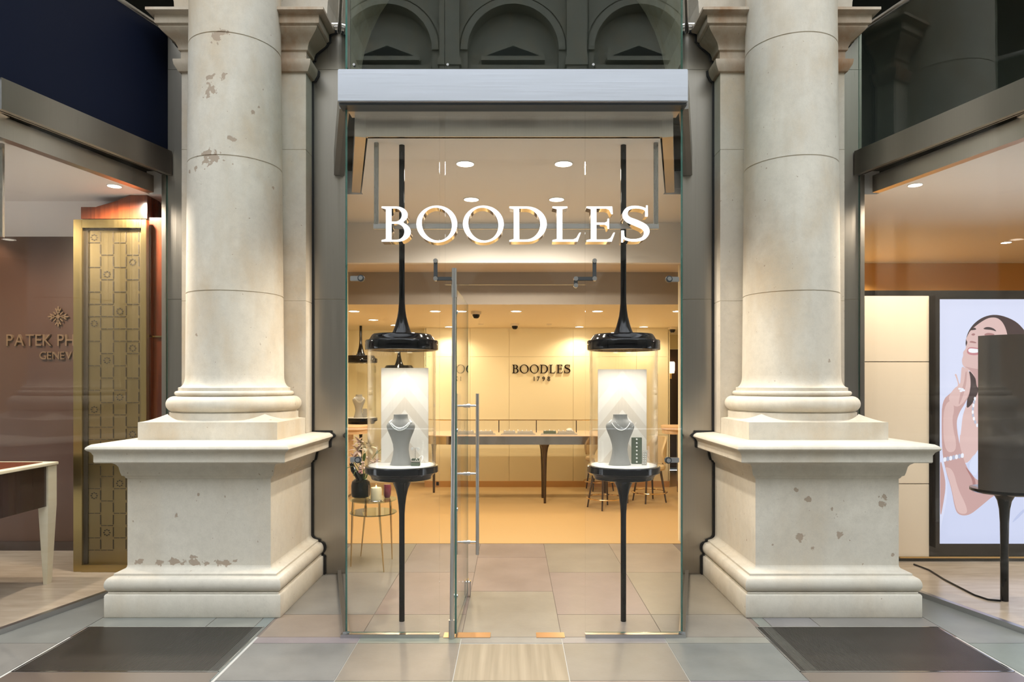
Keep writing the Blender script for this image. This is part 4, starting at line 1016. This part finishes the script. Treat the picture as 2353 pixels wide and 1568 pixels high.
# ------------------------------------------------------------------ side table, candle, flowers
TX, TY = PX(858, 6.05), 6.05
t = thing('side_table', 'small round two-tier glass side table on slim brass legs', 'side table', (TX, TY, 0))
zt1 = PZ(1147, TY); zt2 = PZ(1176, TY)
b = MB(); b.lathe([(.203, zt1 - .008), (.205, zt1 - .004), (.203, zt1)], seg=48); b.build('glass_top', 'glass_tab', t)
b = MB(); b.lathe([(.203, zt2 - .010), (.207, zt2 - .005), (.203, zt2)], seg=48); b.build('lower_shelf', 'glass_smoke', t)
for px, py in ((806, 1303), (829, 1279), (882, 1316), (901, 1286)):
    Yl = 1.6 * F / (py - 881); x = PX(px, Yl) - TX; y = Yl - TY; r_ = math.hypot(x, y); k = .188 / r_
    b = MB(); b.tube([(x, y, .0005), (x * (1 + (k - 1) * .9), y * (1 + (k - 1) * .9), zt2 - .04), (x * k, y * k, zt2), (x * k * .97, y * k * .97, zt1 - .008)], [.004, .010, .012, .011], 8); b.build('leg', 'gold', t)
v = thing('vase', 'squat black glass vase on the side table', 'vase', (TX - .125, TY + .06, zt1 + .001))
b = MB(); b.lathe([(.055, 0), (.078, .012), (.084, .04), (.085, .11), (.078, .145), (.055, .165), (.038, .172), (.036, .20), (.044, .215)], seg=40); b.build('body', 'vaseblk', v)
b = MB(); b.tube([(.0, -.03, .16), (-.02, -.03, .20), (-.06, -.02, .25), (-.085, 0, .31)], [.030, .028, .026, .018], 12); b.build('branch', 'vaseblk', v)
cd = thing('candle_glass', 'clear glass holder with a lit cream pillar candle on the side table', 'candle', (PX(864.5, 5.95), 5.95, zt1 + .001))
b = MB(); b.lathe([(.069, .0), (.070, .14)], seg=36, cap=False); b.lathe([(.066, .004), (.067, .14)], seg=36, cap=False); b.build('glass', 'glass_vit', cd)
b = MB(); b.lathe([(.066, 0), (.069, .003), (.066, .008)], seg=36); b.build('glass_foot', 'chrome', cd)
b = MB(); b.lathe([(.047, .009), (.048, .10), (.044, .115), (.030, .100), (.01, .094)], seg=32); b.build('candle', 'wax', cd)
b = MB(); b.tube([(0, 0, .09), (0, 0, .112)], .0015, 6); b.mat('flame'); b.sphere((0, 0, .122), .006, 10, 8, sz=2.2); b.mats = [M['gap'], M['flame']]; b.mi = [0] * (len(b.f) - 80) + [1] * 80; b.build('flame', parent=cd)
b = MB(); b.lathe([(.024, 0), (.034, .03), (.036, .10), (.030, .12)], seg=24); o = b.build('tealight_glass', 'redglass'); o.location = (PX(889, 6.1), 6.12, zt1 + .001); tag(o, 'dark wine-red glass tumbler behind the candle on the side table', 'tumbler')
def petal(b, base, direction, length, width, curl, n=6):
    d = Vector(direction).normalized(); up = Vector((0, 0, 1)); side = d.cross(up)
    if side.length < .1: side = Vector((1, 0, 0))
    side.normalize(); nrm = side.cross(d).normalized(); L_ = []; 
    for i in range(n + 1):
        u = i / n; c = Vector(base) + d * length * u + nrm * curl * length * (u * u) * -1
        w_ = width * math.sin(PI * (.12 + .86 * u)) ** .8
        L_.append([c - side * w_ / 2, c + nrm * w_ * .15, c + side * w_ / 2])
    vs = [p for r in L_ for p in r]; fs = []
    for i in range(n):
        for k in range(2): a = i * 3 + k; fs.append((a, a + 1, a + 4, a + 3))
    m_ = len(vs); th = nrm * .0015; vs2 = [p - th for p in vs]
    b.add(vs + vs2, fs + [tuple(reversed([q + m_ for q in f])) for f in fs] + [(i * 3, (i + 1) * 3, (i + 1) * 3 + m_, i * 3 + m_) for i in range(n)] + [(i * 3 + 2, i * 3 + 2 + m_, (i + 1) * 3 + 2 + m_, (i + 1) * 3 + 2) for i in range(n)])
bq = thing('bouquet', 'bouquet of pale pink lilies with green leaves in the black vase', 'flowers', (TX - .10, TY + .04, zt1 + .20))
def relp(px, py, Y): p = P(px, py, Y); return p - bq.location
b = MB()
for (px, py) in ((822, 1040), (812, 1060), (838, 1030), (868, 1035), (866, 1062), (848, 1072), (838, 1078)):
    p = relp(px, py, 6.08); b.tube([(0, 0, -.10), tuple(p * .5 + Vector((0, 0, .01))), tuple(p)], .003, 6)
b.build('stem', 'leaf', bq)
for (px, py, sz, mt, tilt) in ((822, 1035, .075, 'petal', 0), (815, 1052, .065, 'petal', 1), (835, 1022, .07, 'bloom_y', 2), (850, 1028, .075, 'bloom_y', 3), (866, 1060, .05, 'petal', 1), (824, 1014, .06, 'petal', 4), (858, 1066, .045, 'petal', 2)):
    c = relp(px, py, 6.02); b = MB()
    for k in range(6):
        a = k * PI / 3 + tilt; petal(b, c, (math.cos(a) * .8, -.45, math.sin(a) * .8 + .35), sz, sz * .45, .35)
    b.build('lily', mt, bq, smooth=60)
for (px, py) in ((838, 1077), (826, 1074), (834, 1066), (829, 1085), (854, 1060), (858, 1071), (846, 1052)):
    c = relp(px, py, 5.98); b = MB()
    for k in range(9): b.sphere((c.x + random.uniform(-.014, .014), c.y + random.uniform(-.01, .01), c.z + random.uniform(-.014, .014)), .008, 6, 4)
    b.build('small_bloom', 'petal2' if px % 2 else 'petal', bq)
for (px, py, dx, dz, ln, mt) in ((832, 1052, -.25, 1, .11, 'leaf'), (836, 1060, .1, 1, .09, 'leaf'), (858, 1050, .6, .8, .12, 'leaf2'), (862, 1044, .9, .35, .09, 'leaf2'), (858, 1060, 1, .15, .08, 'leaf2'), (812, 1072, -1, -.1, .07, 'leaf'), (850, 1045, .05, 1, .13, 'bloom_y'), (820, 1078, -.5, -.7, .07, 'leaf')):
    b = MB(); petal(b, relp(px, py, 6.04), (dx, -.2, dz), ln, .028, .2); b.build('leaf', mt, bq, smooth=60)

# ------------------------------------------------------------------ left shop
sbox('wall_left_shop_back', 'brownwall', (-8.8, -2.69, 6.49, 6.55, 0, 3.2))
sbox('baseboard_left_shop', 'dkbrown', (-8.8, -2.70, 6.47, 6.49, .012, .10))
sbox('wall_left_shop_side', 'brownwall', (-8.9, -8.8, 4.3, 6.6, 0, 3.3), (-2.72, -2.69, 5.80, 6.5, 0, 3.2))
b = MB(); b.add([(x, y, z) for x in (-8.8, -2.69) for y, z in ((6.0, 3.2), (6.5, 2.99), (6.5, 3.4), (6.0, 3.4))], [(0, 1, 2, 3), (4, 7, 6, 5), (0, 4, 5, 1), (1, 5, 6, 2), (2, 6, 7, 3), (3, 7, 4, 0)]); struct(b.build('ceiling_left_shop', 'ceil', smooth=0))
downlight(PX(263, 5.53), 5.53, 3.2, .05, 'round downlight over the tall brass screen in the left shop', 'downlights of the left shop', P_SIDE * 1.1, (1, .88, .72), 165)
downlight(-4.35, 5.2, 3.2, .05, 'round downlight in the middle of the left shop lobby ceiling', 'downlights of the left shop', P_SIDE * 1.1, (1, .88, .72), 165)
for x in (-4.9, -3.95): downlight(x, 6.36, 3.045, .03, f'small downlight washing the brown wall of the left shop, {"left" if x < -4.5 else "right"} one', 'downlights of the left shop', 7, (1, .82, .6), 110)
sc = thing('brass_screen', 'tall aged brass screen with a pierced grid pattern in the left shop', 'screen', (PX(168, 5.74), 5.74, .013))
W_ = PX(336, 5.74) - PX(168, 5.74); hS = 2.965; fw = .075
b = MB(); b.box(0, fw, 0, .05, 0, hS); b.build('frame_post', 'brass_old', sc, smooth=0, bevel=.003)
b = MB(); b.box(W_ - fw * .6, W_, 0, .05, 0, hS); b.build('frame_post', 'brass_old', sc, smooth=0, bevel=.003)
b = MB(); b.box(fw, W_ - fw * .6, 0, .05, hS - .07, hS); b.build('frame_rail', 'brass_old', sc, smooth=0)
b = MB(); b.box(fw, W_ - fw * .6, -.01, .05, 0, .06); b.build('frame_rail', 'brass_old', sc, smooth=0)
b = MB(); b.mat('brass_mesh'); px0, px1 = fw, W_ - fw * .6; b.box(px0, px1, .03, .04, .06, hS - .07); b.mat('slot')
b.box(px0, px0 + .035, .020, .0295, .06, hS - .07); b.box(px0, px1, .022, .0295, hS - .085, hS - .07)
cw = .108; z = hS - .10; rows = int((hS - .2) / .104)
for r_ in range(rows):
    for k in range(5):
        x = px0 + .03 + k * cw; zz = hS - .10 - r_ * .104
        if x < px1 - .01 and k: b.box(x - .003, x + .003, .026, .0295, zz - .080, zz)
        if (k + r_) % 2 == 0 or (r_ * 7 + k * 3) % 5 == 0:
            for q in (0, 1):
                xa_ = x + .006 + q * cw * .5
                if xa_ + cw * .42 < px1: b.box(xa_, xa_ + cw * .42, .026, .0295, zz - .092, zz - .087)
        if (r_ * 3 + k * 5) % 7 == 0 and x + cw < px1:
            for a in range(8):
                cx_, cz_ = x + cw / 2 + .024 * math.cos(a * PI / 4), zz - .045 + .024 * math.sin(a * PI / 4); b.box(cx_ - .005, cx_ + .005, .026, .0295, cz_ - .005, cz_ + .005)
b.build('pierced_panel', parent=sc, smooth=0)
# mahogany housing over and beside the screen
mh = thing('mahogany_surround', 'glossy red mahogany housing above and beside the brass screen', 'cabinet', (PX(186, 5.80), 5.80, .013))
W2 = PX(338, 5.8) - PX(186, 5.8); b = MB(); zt0 = 2.985
b.prism_xz([(0, zt0), (W2, zt0), (W2, 3.186), (W2 * .74, 3.186), (W2 * .5, 3.13), (W2 * .22, 3.085), (0, 3.085)], 0, .55); b.build('header', 'mahog', mh, smooth=0)
b = MB(); b.box(W2 + .0, W2 + .13, .02, .55, 0, 3.0); b.build('side_panel', 'mahog', mh, smooth=0)
b = MB(); b.box(W2 + .005, W2 + .13, .012, .0195, PZ(777, 5.8) - .006, PZ(777, 5.8) + .006); b.build('brass_strip', 'gold', mh, smooth=0)
b = MB(); b.box(.02, W2, .06, .55, 0, zt0 - .001); b.build('body', 'dkbrown', mh, smooth=0)
# lettering and emblem
sg2 = thing('wall_sign', 'bronze capital letters PATEK PHILIPPE GENEVE below a cross emblem on brown wall', 'sign', (PX(134, 6.47), 6.478, PZ(795, 6.47)))
hz = 27 / F * 6.47
font_text('PATEK PHILIPPE', hz / .70, .022, 'brownsign', sg2, 0, 0, 0, width=(253 - 15) / F * 6.47)
font_text('GENEVE', 18 / F * 6.47 / .70, .02, 'brownsign', sg2, 0, 0, PZ(826, 6.47) - sg2.location.z, width=86 / F * 6.47)
b = MB(); cz = PZ(728, 6.47) - sg2.location.z; R = .105
for k in range(4):
    a = k * PI / 2 + PI / 2
    def rot_(p): return (p[0] * math.cos(a) - p[1] * math.sin(a), cz + p[0] * math.sin(a) + p[1] * math.cos(a))
    for dx_, an, ln, wd in ((0, 0, .060, .016), (0, .62, .048, .015), (0, -.62, .048, .015)):
        q = ell(.040 + ln / 2 * math.cos(an), ln / 2 * math.sin(an), ln / 2, wd / 2, 14, math.degrees(an))
        b.prism_xz([rot_(p) for p in q], -.012, .002)
    b.prism_xz([rot_(p) for p in [(.010, -.004), (.045, -.004), (.045, .004), (.010, .004)]], -.012, .002)
    b.prism_xz([rot_(p) for p in [(.036, -.018), (.043, -.018), (.043, .018), (.036, .018)]], -.013, .002)
    a += PI / 4
    q = ell(.045, 0, .022, .006, 12); b.prism_xz([rot_(p) for p in q], -.012, .002)
b.prism_xz(ell(0, cz, .018, .018, 16), -.014, .002); b.build('emblem', 'brownsign', sg2)
# display table
dt = thing('display_table', 'cream-edged mahogany display table with tapered cream leg at the left edge', 'table', (-3.67, 5.44, .012))
z1 = PZ(1062, 5.44) - .012
b = MB(); b.box(-1.30, .03, -1.0, .03, z1 - .022, z1); b.mat('cream'); o = b.build('top_frame', 'cream', dt, smooth=0, bevel=.003)
b = MB(); b.box(-1.24, -.05, -.94, -.04, z1 + .0005, z1 + .004); b.build('top_inlay', 'mahog', dt, smooth=0)
b = MB(); b.box(-1.26, .005, -.97, .0, .62, z1 - .0225); b.build('apron', 'dkbrown', dt, smooth=0)
for lx, ly in ((-.03, -.03), (-.03, -.95), (-1.24, -.03), (-1.24, -.95)):
    b = MB(); h1 = .62; w1 = .050; w0 = .026
    b.rings([[(lx - w + .02, ly - w, z), (lx + w, ly - w, z), (lx + w, ly + w, z), (lx - w + .02, ly + w, z)] for w, z in ((w0, 0), (w1, h1), (w1, z1 - .023))]); b.build('leg', 'cream', dt, smooth=0)
b = MB(); b.box(-3.44, -3.40, 4.545, 4.565, PZ(545, 4.55), 3.2); tag(b.build('sign_frame', 'steel_dark', smooth=0), 'vertical steel hanger of the sign frame at the far left edge', 'sign frame')

# ------------------------------------------------------------------ right shop
YT = 6.09
rw = thing('panel_wall', 'partition with three stacked cream panels in a black gloss frame', 'partition', (2.70, YT, .012))
def rx(px): return PX(px, YT) - 2.70
b = MB(); zt_ = PZ(668, YT); b.box(0, rx(2620), .0, .10, 0, zt_ - .012); b.build('frame', 'black_frame', rw, smooth=0)
zz = [PZ(1280, YT), PZ(1112, YT), PZ(832, YT), PZ(680, YT)]
for k in range(3): b = MB(); b.box(.02, rx(2133), -.012, -.0005, zz[k] + .003 - .012, zz[k + 1] - .003 - .012); b.build('cream_panel', 'panel_cream', rw, smooth=0, bevel=.002)
b = MB(); b.box(.0, rx(2620), -.02, -.0005, .03, .045); b.build('brass_strip', 'gold', rw, smooth=0)
sbox('wall_right_shop_back', 'orange_wall', (3.2, 10.8, 9.1, 9.2, 0, 3.4))
sbox('wall_right_shop_side', 'panel_cream', (2.69, 2.72, 5.80, 6.1, 0, 3.2), (8.8, 8.9, 4.3, 9.2, 0, 3.4))
sbox('ceiling_right_shop', 'ceil', (2.69, 8.9, 6.0, 9.2, 3.2, 3.4))
sbox('wall_right_lobby_front', 'panel_cream', (5.80, 8.9, 5.74, 5.80, 0, 3.3)); 
downlight(PX(2103, 5.5), 5.5, 3.2, .05, 'round downlight nearest the column in the right shop ceiling', 'downlights of the right shop', P_SIDE * .7, (1, .86, .68), 165)
downlight(PX(2312, 7.75), 7.75, 3.2, .05, 'round downlight deeper in the right shop ceiling', 'downlights of the right shop', P_SIDE * .7, (1, .86, .68), 165)
downlight(4.35, 8.6, 3.2, .05, 'round downlight near the ochre wall in the right shop', 'downlights of the right shop', P_SIDE * .8, (1, .75, .45), 140)
downlight(4.9, 5.2, 3.2, .05, 'round downlight in the middle of the right shop lobby ceiling', 'downlights of the right shop', P_SIDE * .7, (1, .86, .68), 165)
# the screen with its portrait
Yp = YT - .055
tv = thing('display_screen', 'large portrait screen showing a smiling woman wearing diamond jewellery', 'screen', (PX(2160, Yp), Yp, PZ(1250, Yp)))
wT = PX(2520, Yp) - PX(2160, Yp); hT = PZ(688, Yp) - PZ(1250, Yp)
b = MB(); b.box(-.04, wT + .04, .004, .05, -.04, hT + .04); b.build('housing', 'black_frame', tv, smooth=0, bevel=.004)
def semit(name, c, s=1.0): return emit(name, c, s)
b = MB(); b.box(0, wT, 0, .0035, 0, hT); b.build('picture', semit('picture_background', (.70, .74, .93)), tv, smooth=0)
kk = 223 / 603
def pic(name, pts, col, lay, smooth_n=2):
    q = [(PX(2130 + x * kk, Yp) - tv.location.x, PZ(680 + y * kk, Yp) - tv.location.z) for x, y in pts]
    for _ in range(smooth_n):       # corner cutting
        q2 = []
        for i in range(len(q)):
            a, c = q[i], q[(i + 1) % len(q)]; q2 += [(a[0] * .75 + c[0] * .25, a[1] * .75 + c[1] * .25), (a[0] * .25 + c[0] * .75, a[1] * .25 + c[1] * .75)]
        q = q2
    q = [(min(max(x, 0), wT), min(max(z, 0), hT)) for x, z in q]
    me = curve_mesh([q], .0004); me.transform(Matrix.Rotation(PI / 2, 4, 'X')); me.name = name
    me.materials.append(semit('picture_' + name, col)); o = bpy.data.objects.new(name, me); C.objects.link(o); o.parent = tv; o.location = (0, -.0006 * lay, 0); return o
SK = (.58, .36, .34); SKL = (.72, .50, .47); SKD = (.40, .19, .18); HR = (.045, .022, .02); DR = (.62, .67, .88)
pic('dress', [(110, 1060), (135, 1240), (60, 1540), (110, 1545), (1000, 1545), (1000, 900), (560, 700), (320, 950), (250, 1060)], DR, 1)
pic('shoulder', [(80, 1000), (105, 1100), (118, 1180), (100, 1300), (82, 1390), (78, 1200)], SK, 2)
pic('chest', [(310, 560), (300, 640), (235, 680), (205, 830), (200, 980), (240, 1060), (310, 960), (600, 820), (820, 760), (820, 560), (500, 430)], SKL, 3)
pic('strap', [(238, 678), (180, 745), (178, 760), (205, 885), (212, 830), (220, 745), (240, 690)], (.74, .78, .95), 4)
pic('hair', [(245, 240), (290, 170), (360, 125), (440, 115), (540, 150), (600, 205), (680, 330), (720, 520), (640, 640), (520, 560), (330, 560), (300, 640), (265, 690), (240, 700), (262, 560), (255, 460), (320, 430), (235, 330)], HR, 4)
pic('face', [(250, 250), (268, 215), (330, 165), (390, 132), (450, 140), (490, 200), (505, 290), (480, 380), (440, 470), (310, 560), (306, 520), (270, 470), (222, 440), (214, 400), (225, 372), (222, 350), (240, 330), (240, 318), (252, 290), (240, 270)], SKL, 5)
pic('jaw_shadow', [(222, 436), (260, 455), (300, 500), (308, 580), (345, 560), (420, 470), (300, 455)], SK, 6)
pic('eyebrow', [(345, 205), (370, 192), (410, 200), (435, 225), (400, 212), (360, 210)], HR, 7)
pic('eyebrow', [(270, 215), (290, 196), (306, 206), (300, 212), (280, 214)], HR, 7)
pic('eyelid', [(350, 240), (380, 228), (425, 240), (400, 248), (365, 250)], SKD, 7)
pic('eyelid', [(270, 243), (285, 232), (300, 238), (290, 250)], SKD, 7)
pic('nose', [(260, 290), (270, 280), (295, 285), (308, 292), (300, 296), (275, 292)], SKD, 7)
pic('cheek', [(330, 270), (400, 262), (440, 300), (420, 350), (350, 330)], (.78, .56, .53), 6)
pic('lips', [(246, 335), (262, 318), (300, 322), (340, 330), (380, 320), (340, 362), (290, 372), (248, 362)], (.55, .22, .24), 7)
pic('teeth', [(252, 338), (262, 326), (300, 330), (350, 336), (310, 356), (262, 355)], (.92, .92, .95), 8)
pic('arm', [(92, 650), (150, 600), (200, 560), (262, 540), (266, 600), (240, 660), (195, 730), (178, 800), (205, 950), (240, 1060), (290, 1130), (320, 1150), (430, 1190), (600, 1180), (600, 1200), (430, 1225), (330, 1310), (260, 1365), (200, 1365), (172, 1330), (150, 1200), (118, 1100), (92, 980), (88, 800)], SK, 9)
pic('arm_light', [(110, 1060), (160, 1080), (190, 1200), (240, 1300), (250, 1355), (200, 1355), (176, 1320), (150, 1190), (118, 1090)], SKL, 10)
pic('arm_light', [(100, 690), (150, 640), (170, 700), (150, 780), (190, 960), (120, 980), (98, 880)], SKL, 10)
pic('hand', [(120, 640), (170, 570), (195, 560), (175, 500), (168, 490), (180, 484), (190, 520), (202, 560), (208, 500), (212, 445), (222, 440), (234, 452), (246, 446), (262, 480), (270, 545), (262, 600), (230, 660), (180, 700)], SKL, 11)
pic('hand_shadow', [(236, 470), (246, 470), (240, 560), (215, 640), (190, 690), (205, 600), (228, 540)], SK, 12)
pic('elbow_shadow', [(236, 1060), (300, 1140), (296, 1200), (278, 1230), (284, 1150), (240, 1075)], SKD, 12)
for k, (x, y) in enumerate(((200, 578), (215, 580), (208, 592), (224, 588))): pic('ring', [(x - 9, y - 6), (x + 9, y - 6), (x + 9, y + 6), (x - 9, y + 6)], (.85, .87, .95), 13, 1)
for k in range(7): x = 108 + k * 18; y = 1018 - k * 4; pic('bracelet', [(x - 9, y - 14), (x + 9, y - 16), (x + 9, y + 12), (x - 9, y + 14)], ((.86, .88, .96), (.45, .47, .60))[k % 2], 13, 1)
for k in range(9): t_ = k / 8; x = 294 - 18 * math.sin(t_ * 2.4) + 26 * t_ ** 3; y = 640 + 165 * t_; pic('necklace', [(x - 6, y - 11), (x + 7, y - 11), (x + 7, y + 11), (x - 6, y + 11)], ((.88, .90, .97), (.50, .52, .64))[k % 2], 13, 1)
pic('dress_fold', [(250, 1060), (300, 980), (318, 950), (318, 1080), (295, 1130)], (.70, .76, .95), 10, 1)
pic('dress_fold', [(520, 1420), (560, 1360), (620, 1310), (620, 1325), (570, 1380)], (.50, .56, .80), 2)
ldt = bpy.data.lights.new('screen_glow', 'AREA'); ldt.shape = 'RECTANGLE'; ldt.size = wT * .9; ldt.size_y = hT * .95; ldt.energy = 14; ldt.color = (.82, .86, 1.0)
lo_ = bpy.data.objects.new('screen_glow', ldt); C.objects.link(lo_); lo_.parent = tv; lo_.location = (wT / 2, -.03, hT / 2); lo_.rotation_euler = (PI / 2, 0, 0)
# curved display stand in front of it
cs = thing('curved_display', 'curved dark leather display shell on a slim black leg before the screen', 'display case', (PX(2308, 4.98), 4.98, .012))
z0, z1 = PZ(1136, 4.80), PZ(773, 4.80); R = .215; n = 24; a0, a1 = math.radians(188), math.radians(352)
b = MB(); rr = []
arcp = [(R * math.cos(a0 + (a1 - a0) * k / n), R * math.sin(a0 + (a1 - a0) * k / n)) for k in range(n + 1)] + [((R - .018) * math.cos(a0 + (a1 - a0) * k / n), (R - .018) * math.sin(a0 + (a1 - a0) * k / n)) for k in range(n, -1, -1)]
b.prism(arcp, z0, z1); b.build('shell', 'rib', cs)
b = MB(); b.lathe([(.20, z0 - .03), (.215, z0 - .02), (.215, z0 - .001), (.19, z0)], seg=48); b.build('tray', 'black', cs)
b = MB(); b.lathe([(.026, 0), (.026, z0 - .40), (.028, z0 - .25), (.034, z0 - .15), (.045, z0 - .09), (.065, z0 - .05), (.09, z0 - .03)], seg=32); b.build('leg', 'black', cs)
b = MB(); pts = []
for px, py in ((2100, 1297), (2135, 1310), (2170, 1332), (2205, 1350), (2240, 1368), (2270, 1378), (2300, 1381)): Y = (1.6 - .02) * F / (py - 881); pts.append((PX(px, Y), Y, .019))
b.tube(pts, .007, 8); tag(b.build('floor_cable', 'black'), 'black cable on the floor running to the curved display leg', 'cable')

# ------------------------------------------------------------------ courtyard around: the opposite arcade and the side wings
b = MB(); YO = -14.9
cs_ = [k * 4.35 for k in range(-4, 5)]
arch_wall(b, YO - .7, YO, 0, 9.2, cs_, 1.62, 4.35, zc=4.4)
b.box(-19.6, 19.6, YO - .8, YO + .35, 9.2, 9.9); b.box(-19.6, 19.6, YO - .8, YO + .6, 9.9, 10.15)
arch_wall(b, YO - .7, YO, 10.15, 15.6, cs_, 1.57, 4.35, zc=13.05)
b.box(-19.6, 19.6, YO - .8, YO + .4, 15.6, 16.8)
for c in cs_:
    for r0, r1, dp in ((1.57, 1.80, .10), (1.86, 1.98, .06)):
        for zc in (13.05, 4.4):
            pts = [(c + r0 * math.cos(PI * k / 20), zc + r0 * math.sin(PI * k / 20)) for k in range(21)]; ptso = [(c + r1 * math.cos(PI * k / 20), zc + r1 * math.sin(PI * k / 20)) for k in range(21)]
            for k in range(20): b.prism_xz([pts[k], ptso[k], ptso[k + 1], pts[k + 1]], YO, YO + dp)
    # window surround with pediment inside the arch
    b.prism_xz([(c - 1.1, 12.78), (c + 1.1, 12.78), (c + 1.1, 12.90), (c, 13.36), (c - 1.1, 12.90)], YO - .45, YO - .1)
    b.prism_xz([(c - 1.5, 12.45), (c + 1.5, 12.45), (c + 1.5, 12.66), (c - 1.5, 12.66)], YO - .45, YO - .2)
    b.box(c - 1.57, c + 1.57, YO - .6, YO - .5, 10.15, 14.7)
    b.prism_xz([(c + 1.12 * math.cos(PI * k / 20), 12.9 + .78 * math.sin(PI * k / 20)) for k in range(21)], YO - .5, YO - .40)
    x = c + 2.175; b.box(x - .34, x + .34, YO, YO + .22, 10.15, 15.6); b.box(x - .33, x + .33, YO, YO + .3, .0, 1.2); b.box(x - .26, x + .26, YO, YO + .25, 1.2, 9.2)
    b.box(x - .40, x + .40, YO, YO + .28, 12.45, 12.70)
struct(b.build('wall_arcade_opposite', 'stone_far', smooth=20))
b = MB()
for c in cs_:
    b.prism_xz([(c - .92, 12.93), (c + .92, 12.93), (c, 13.27)], YO - .11, YO - .09)  # dark triangle puts the shade of a sunk tympanum into colour
    b.prism_xz([(c - .80, 10.4), (c + .80, 10.4), (c + .80, 12.3), (c - .80, 12.3)], YO - .49, YO - .46)
struct(b.build('window_recesses_opposite', 'void', smooth=0))
sbox('wall_arcade_opposite_void', 'void', (-19.6, 19.6, YO - .82, YO - .72, 0, 16.8))
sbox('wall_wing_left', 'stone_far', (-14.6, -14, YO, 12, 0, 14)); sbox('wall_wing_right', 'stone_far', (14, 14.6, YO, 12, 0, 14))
wf = thing('shop_sign', 'small white lettering WATCHFINDER&CO seen mirrored in the left glass', 'sign', (PX(860, 23.5), YO + .40, PZ(819, 23.5)))
font_text('WATCHFINDER&CO', 8 / F * 23.5 / .7, .02, 'sign_face', wf, 0, 0, 0, rot=PI, width=90 / F * 23.5)
b = MB(); b.box(-.8, .8, -.03, -.012, -.06, .20); b.build('board', 'void', wf, smooth=0)
# upper storeys of our own side
sbox('wall_arcade_upper', 'stone', (-14, 14, 6.2, 6.9, 8.25, 14)); sbox('wall_arcade_ends', 'stone', (-14, -10.9, 5.66, 6.9, 0, 8.25), (10.9, 14, 5.66, 6.9, 0, 8.25))
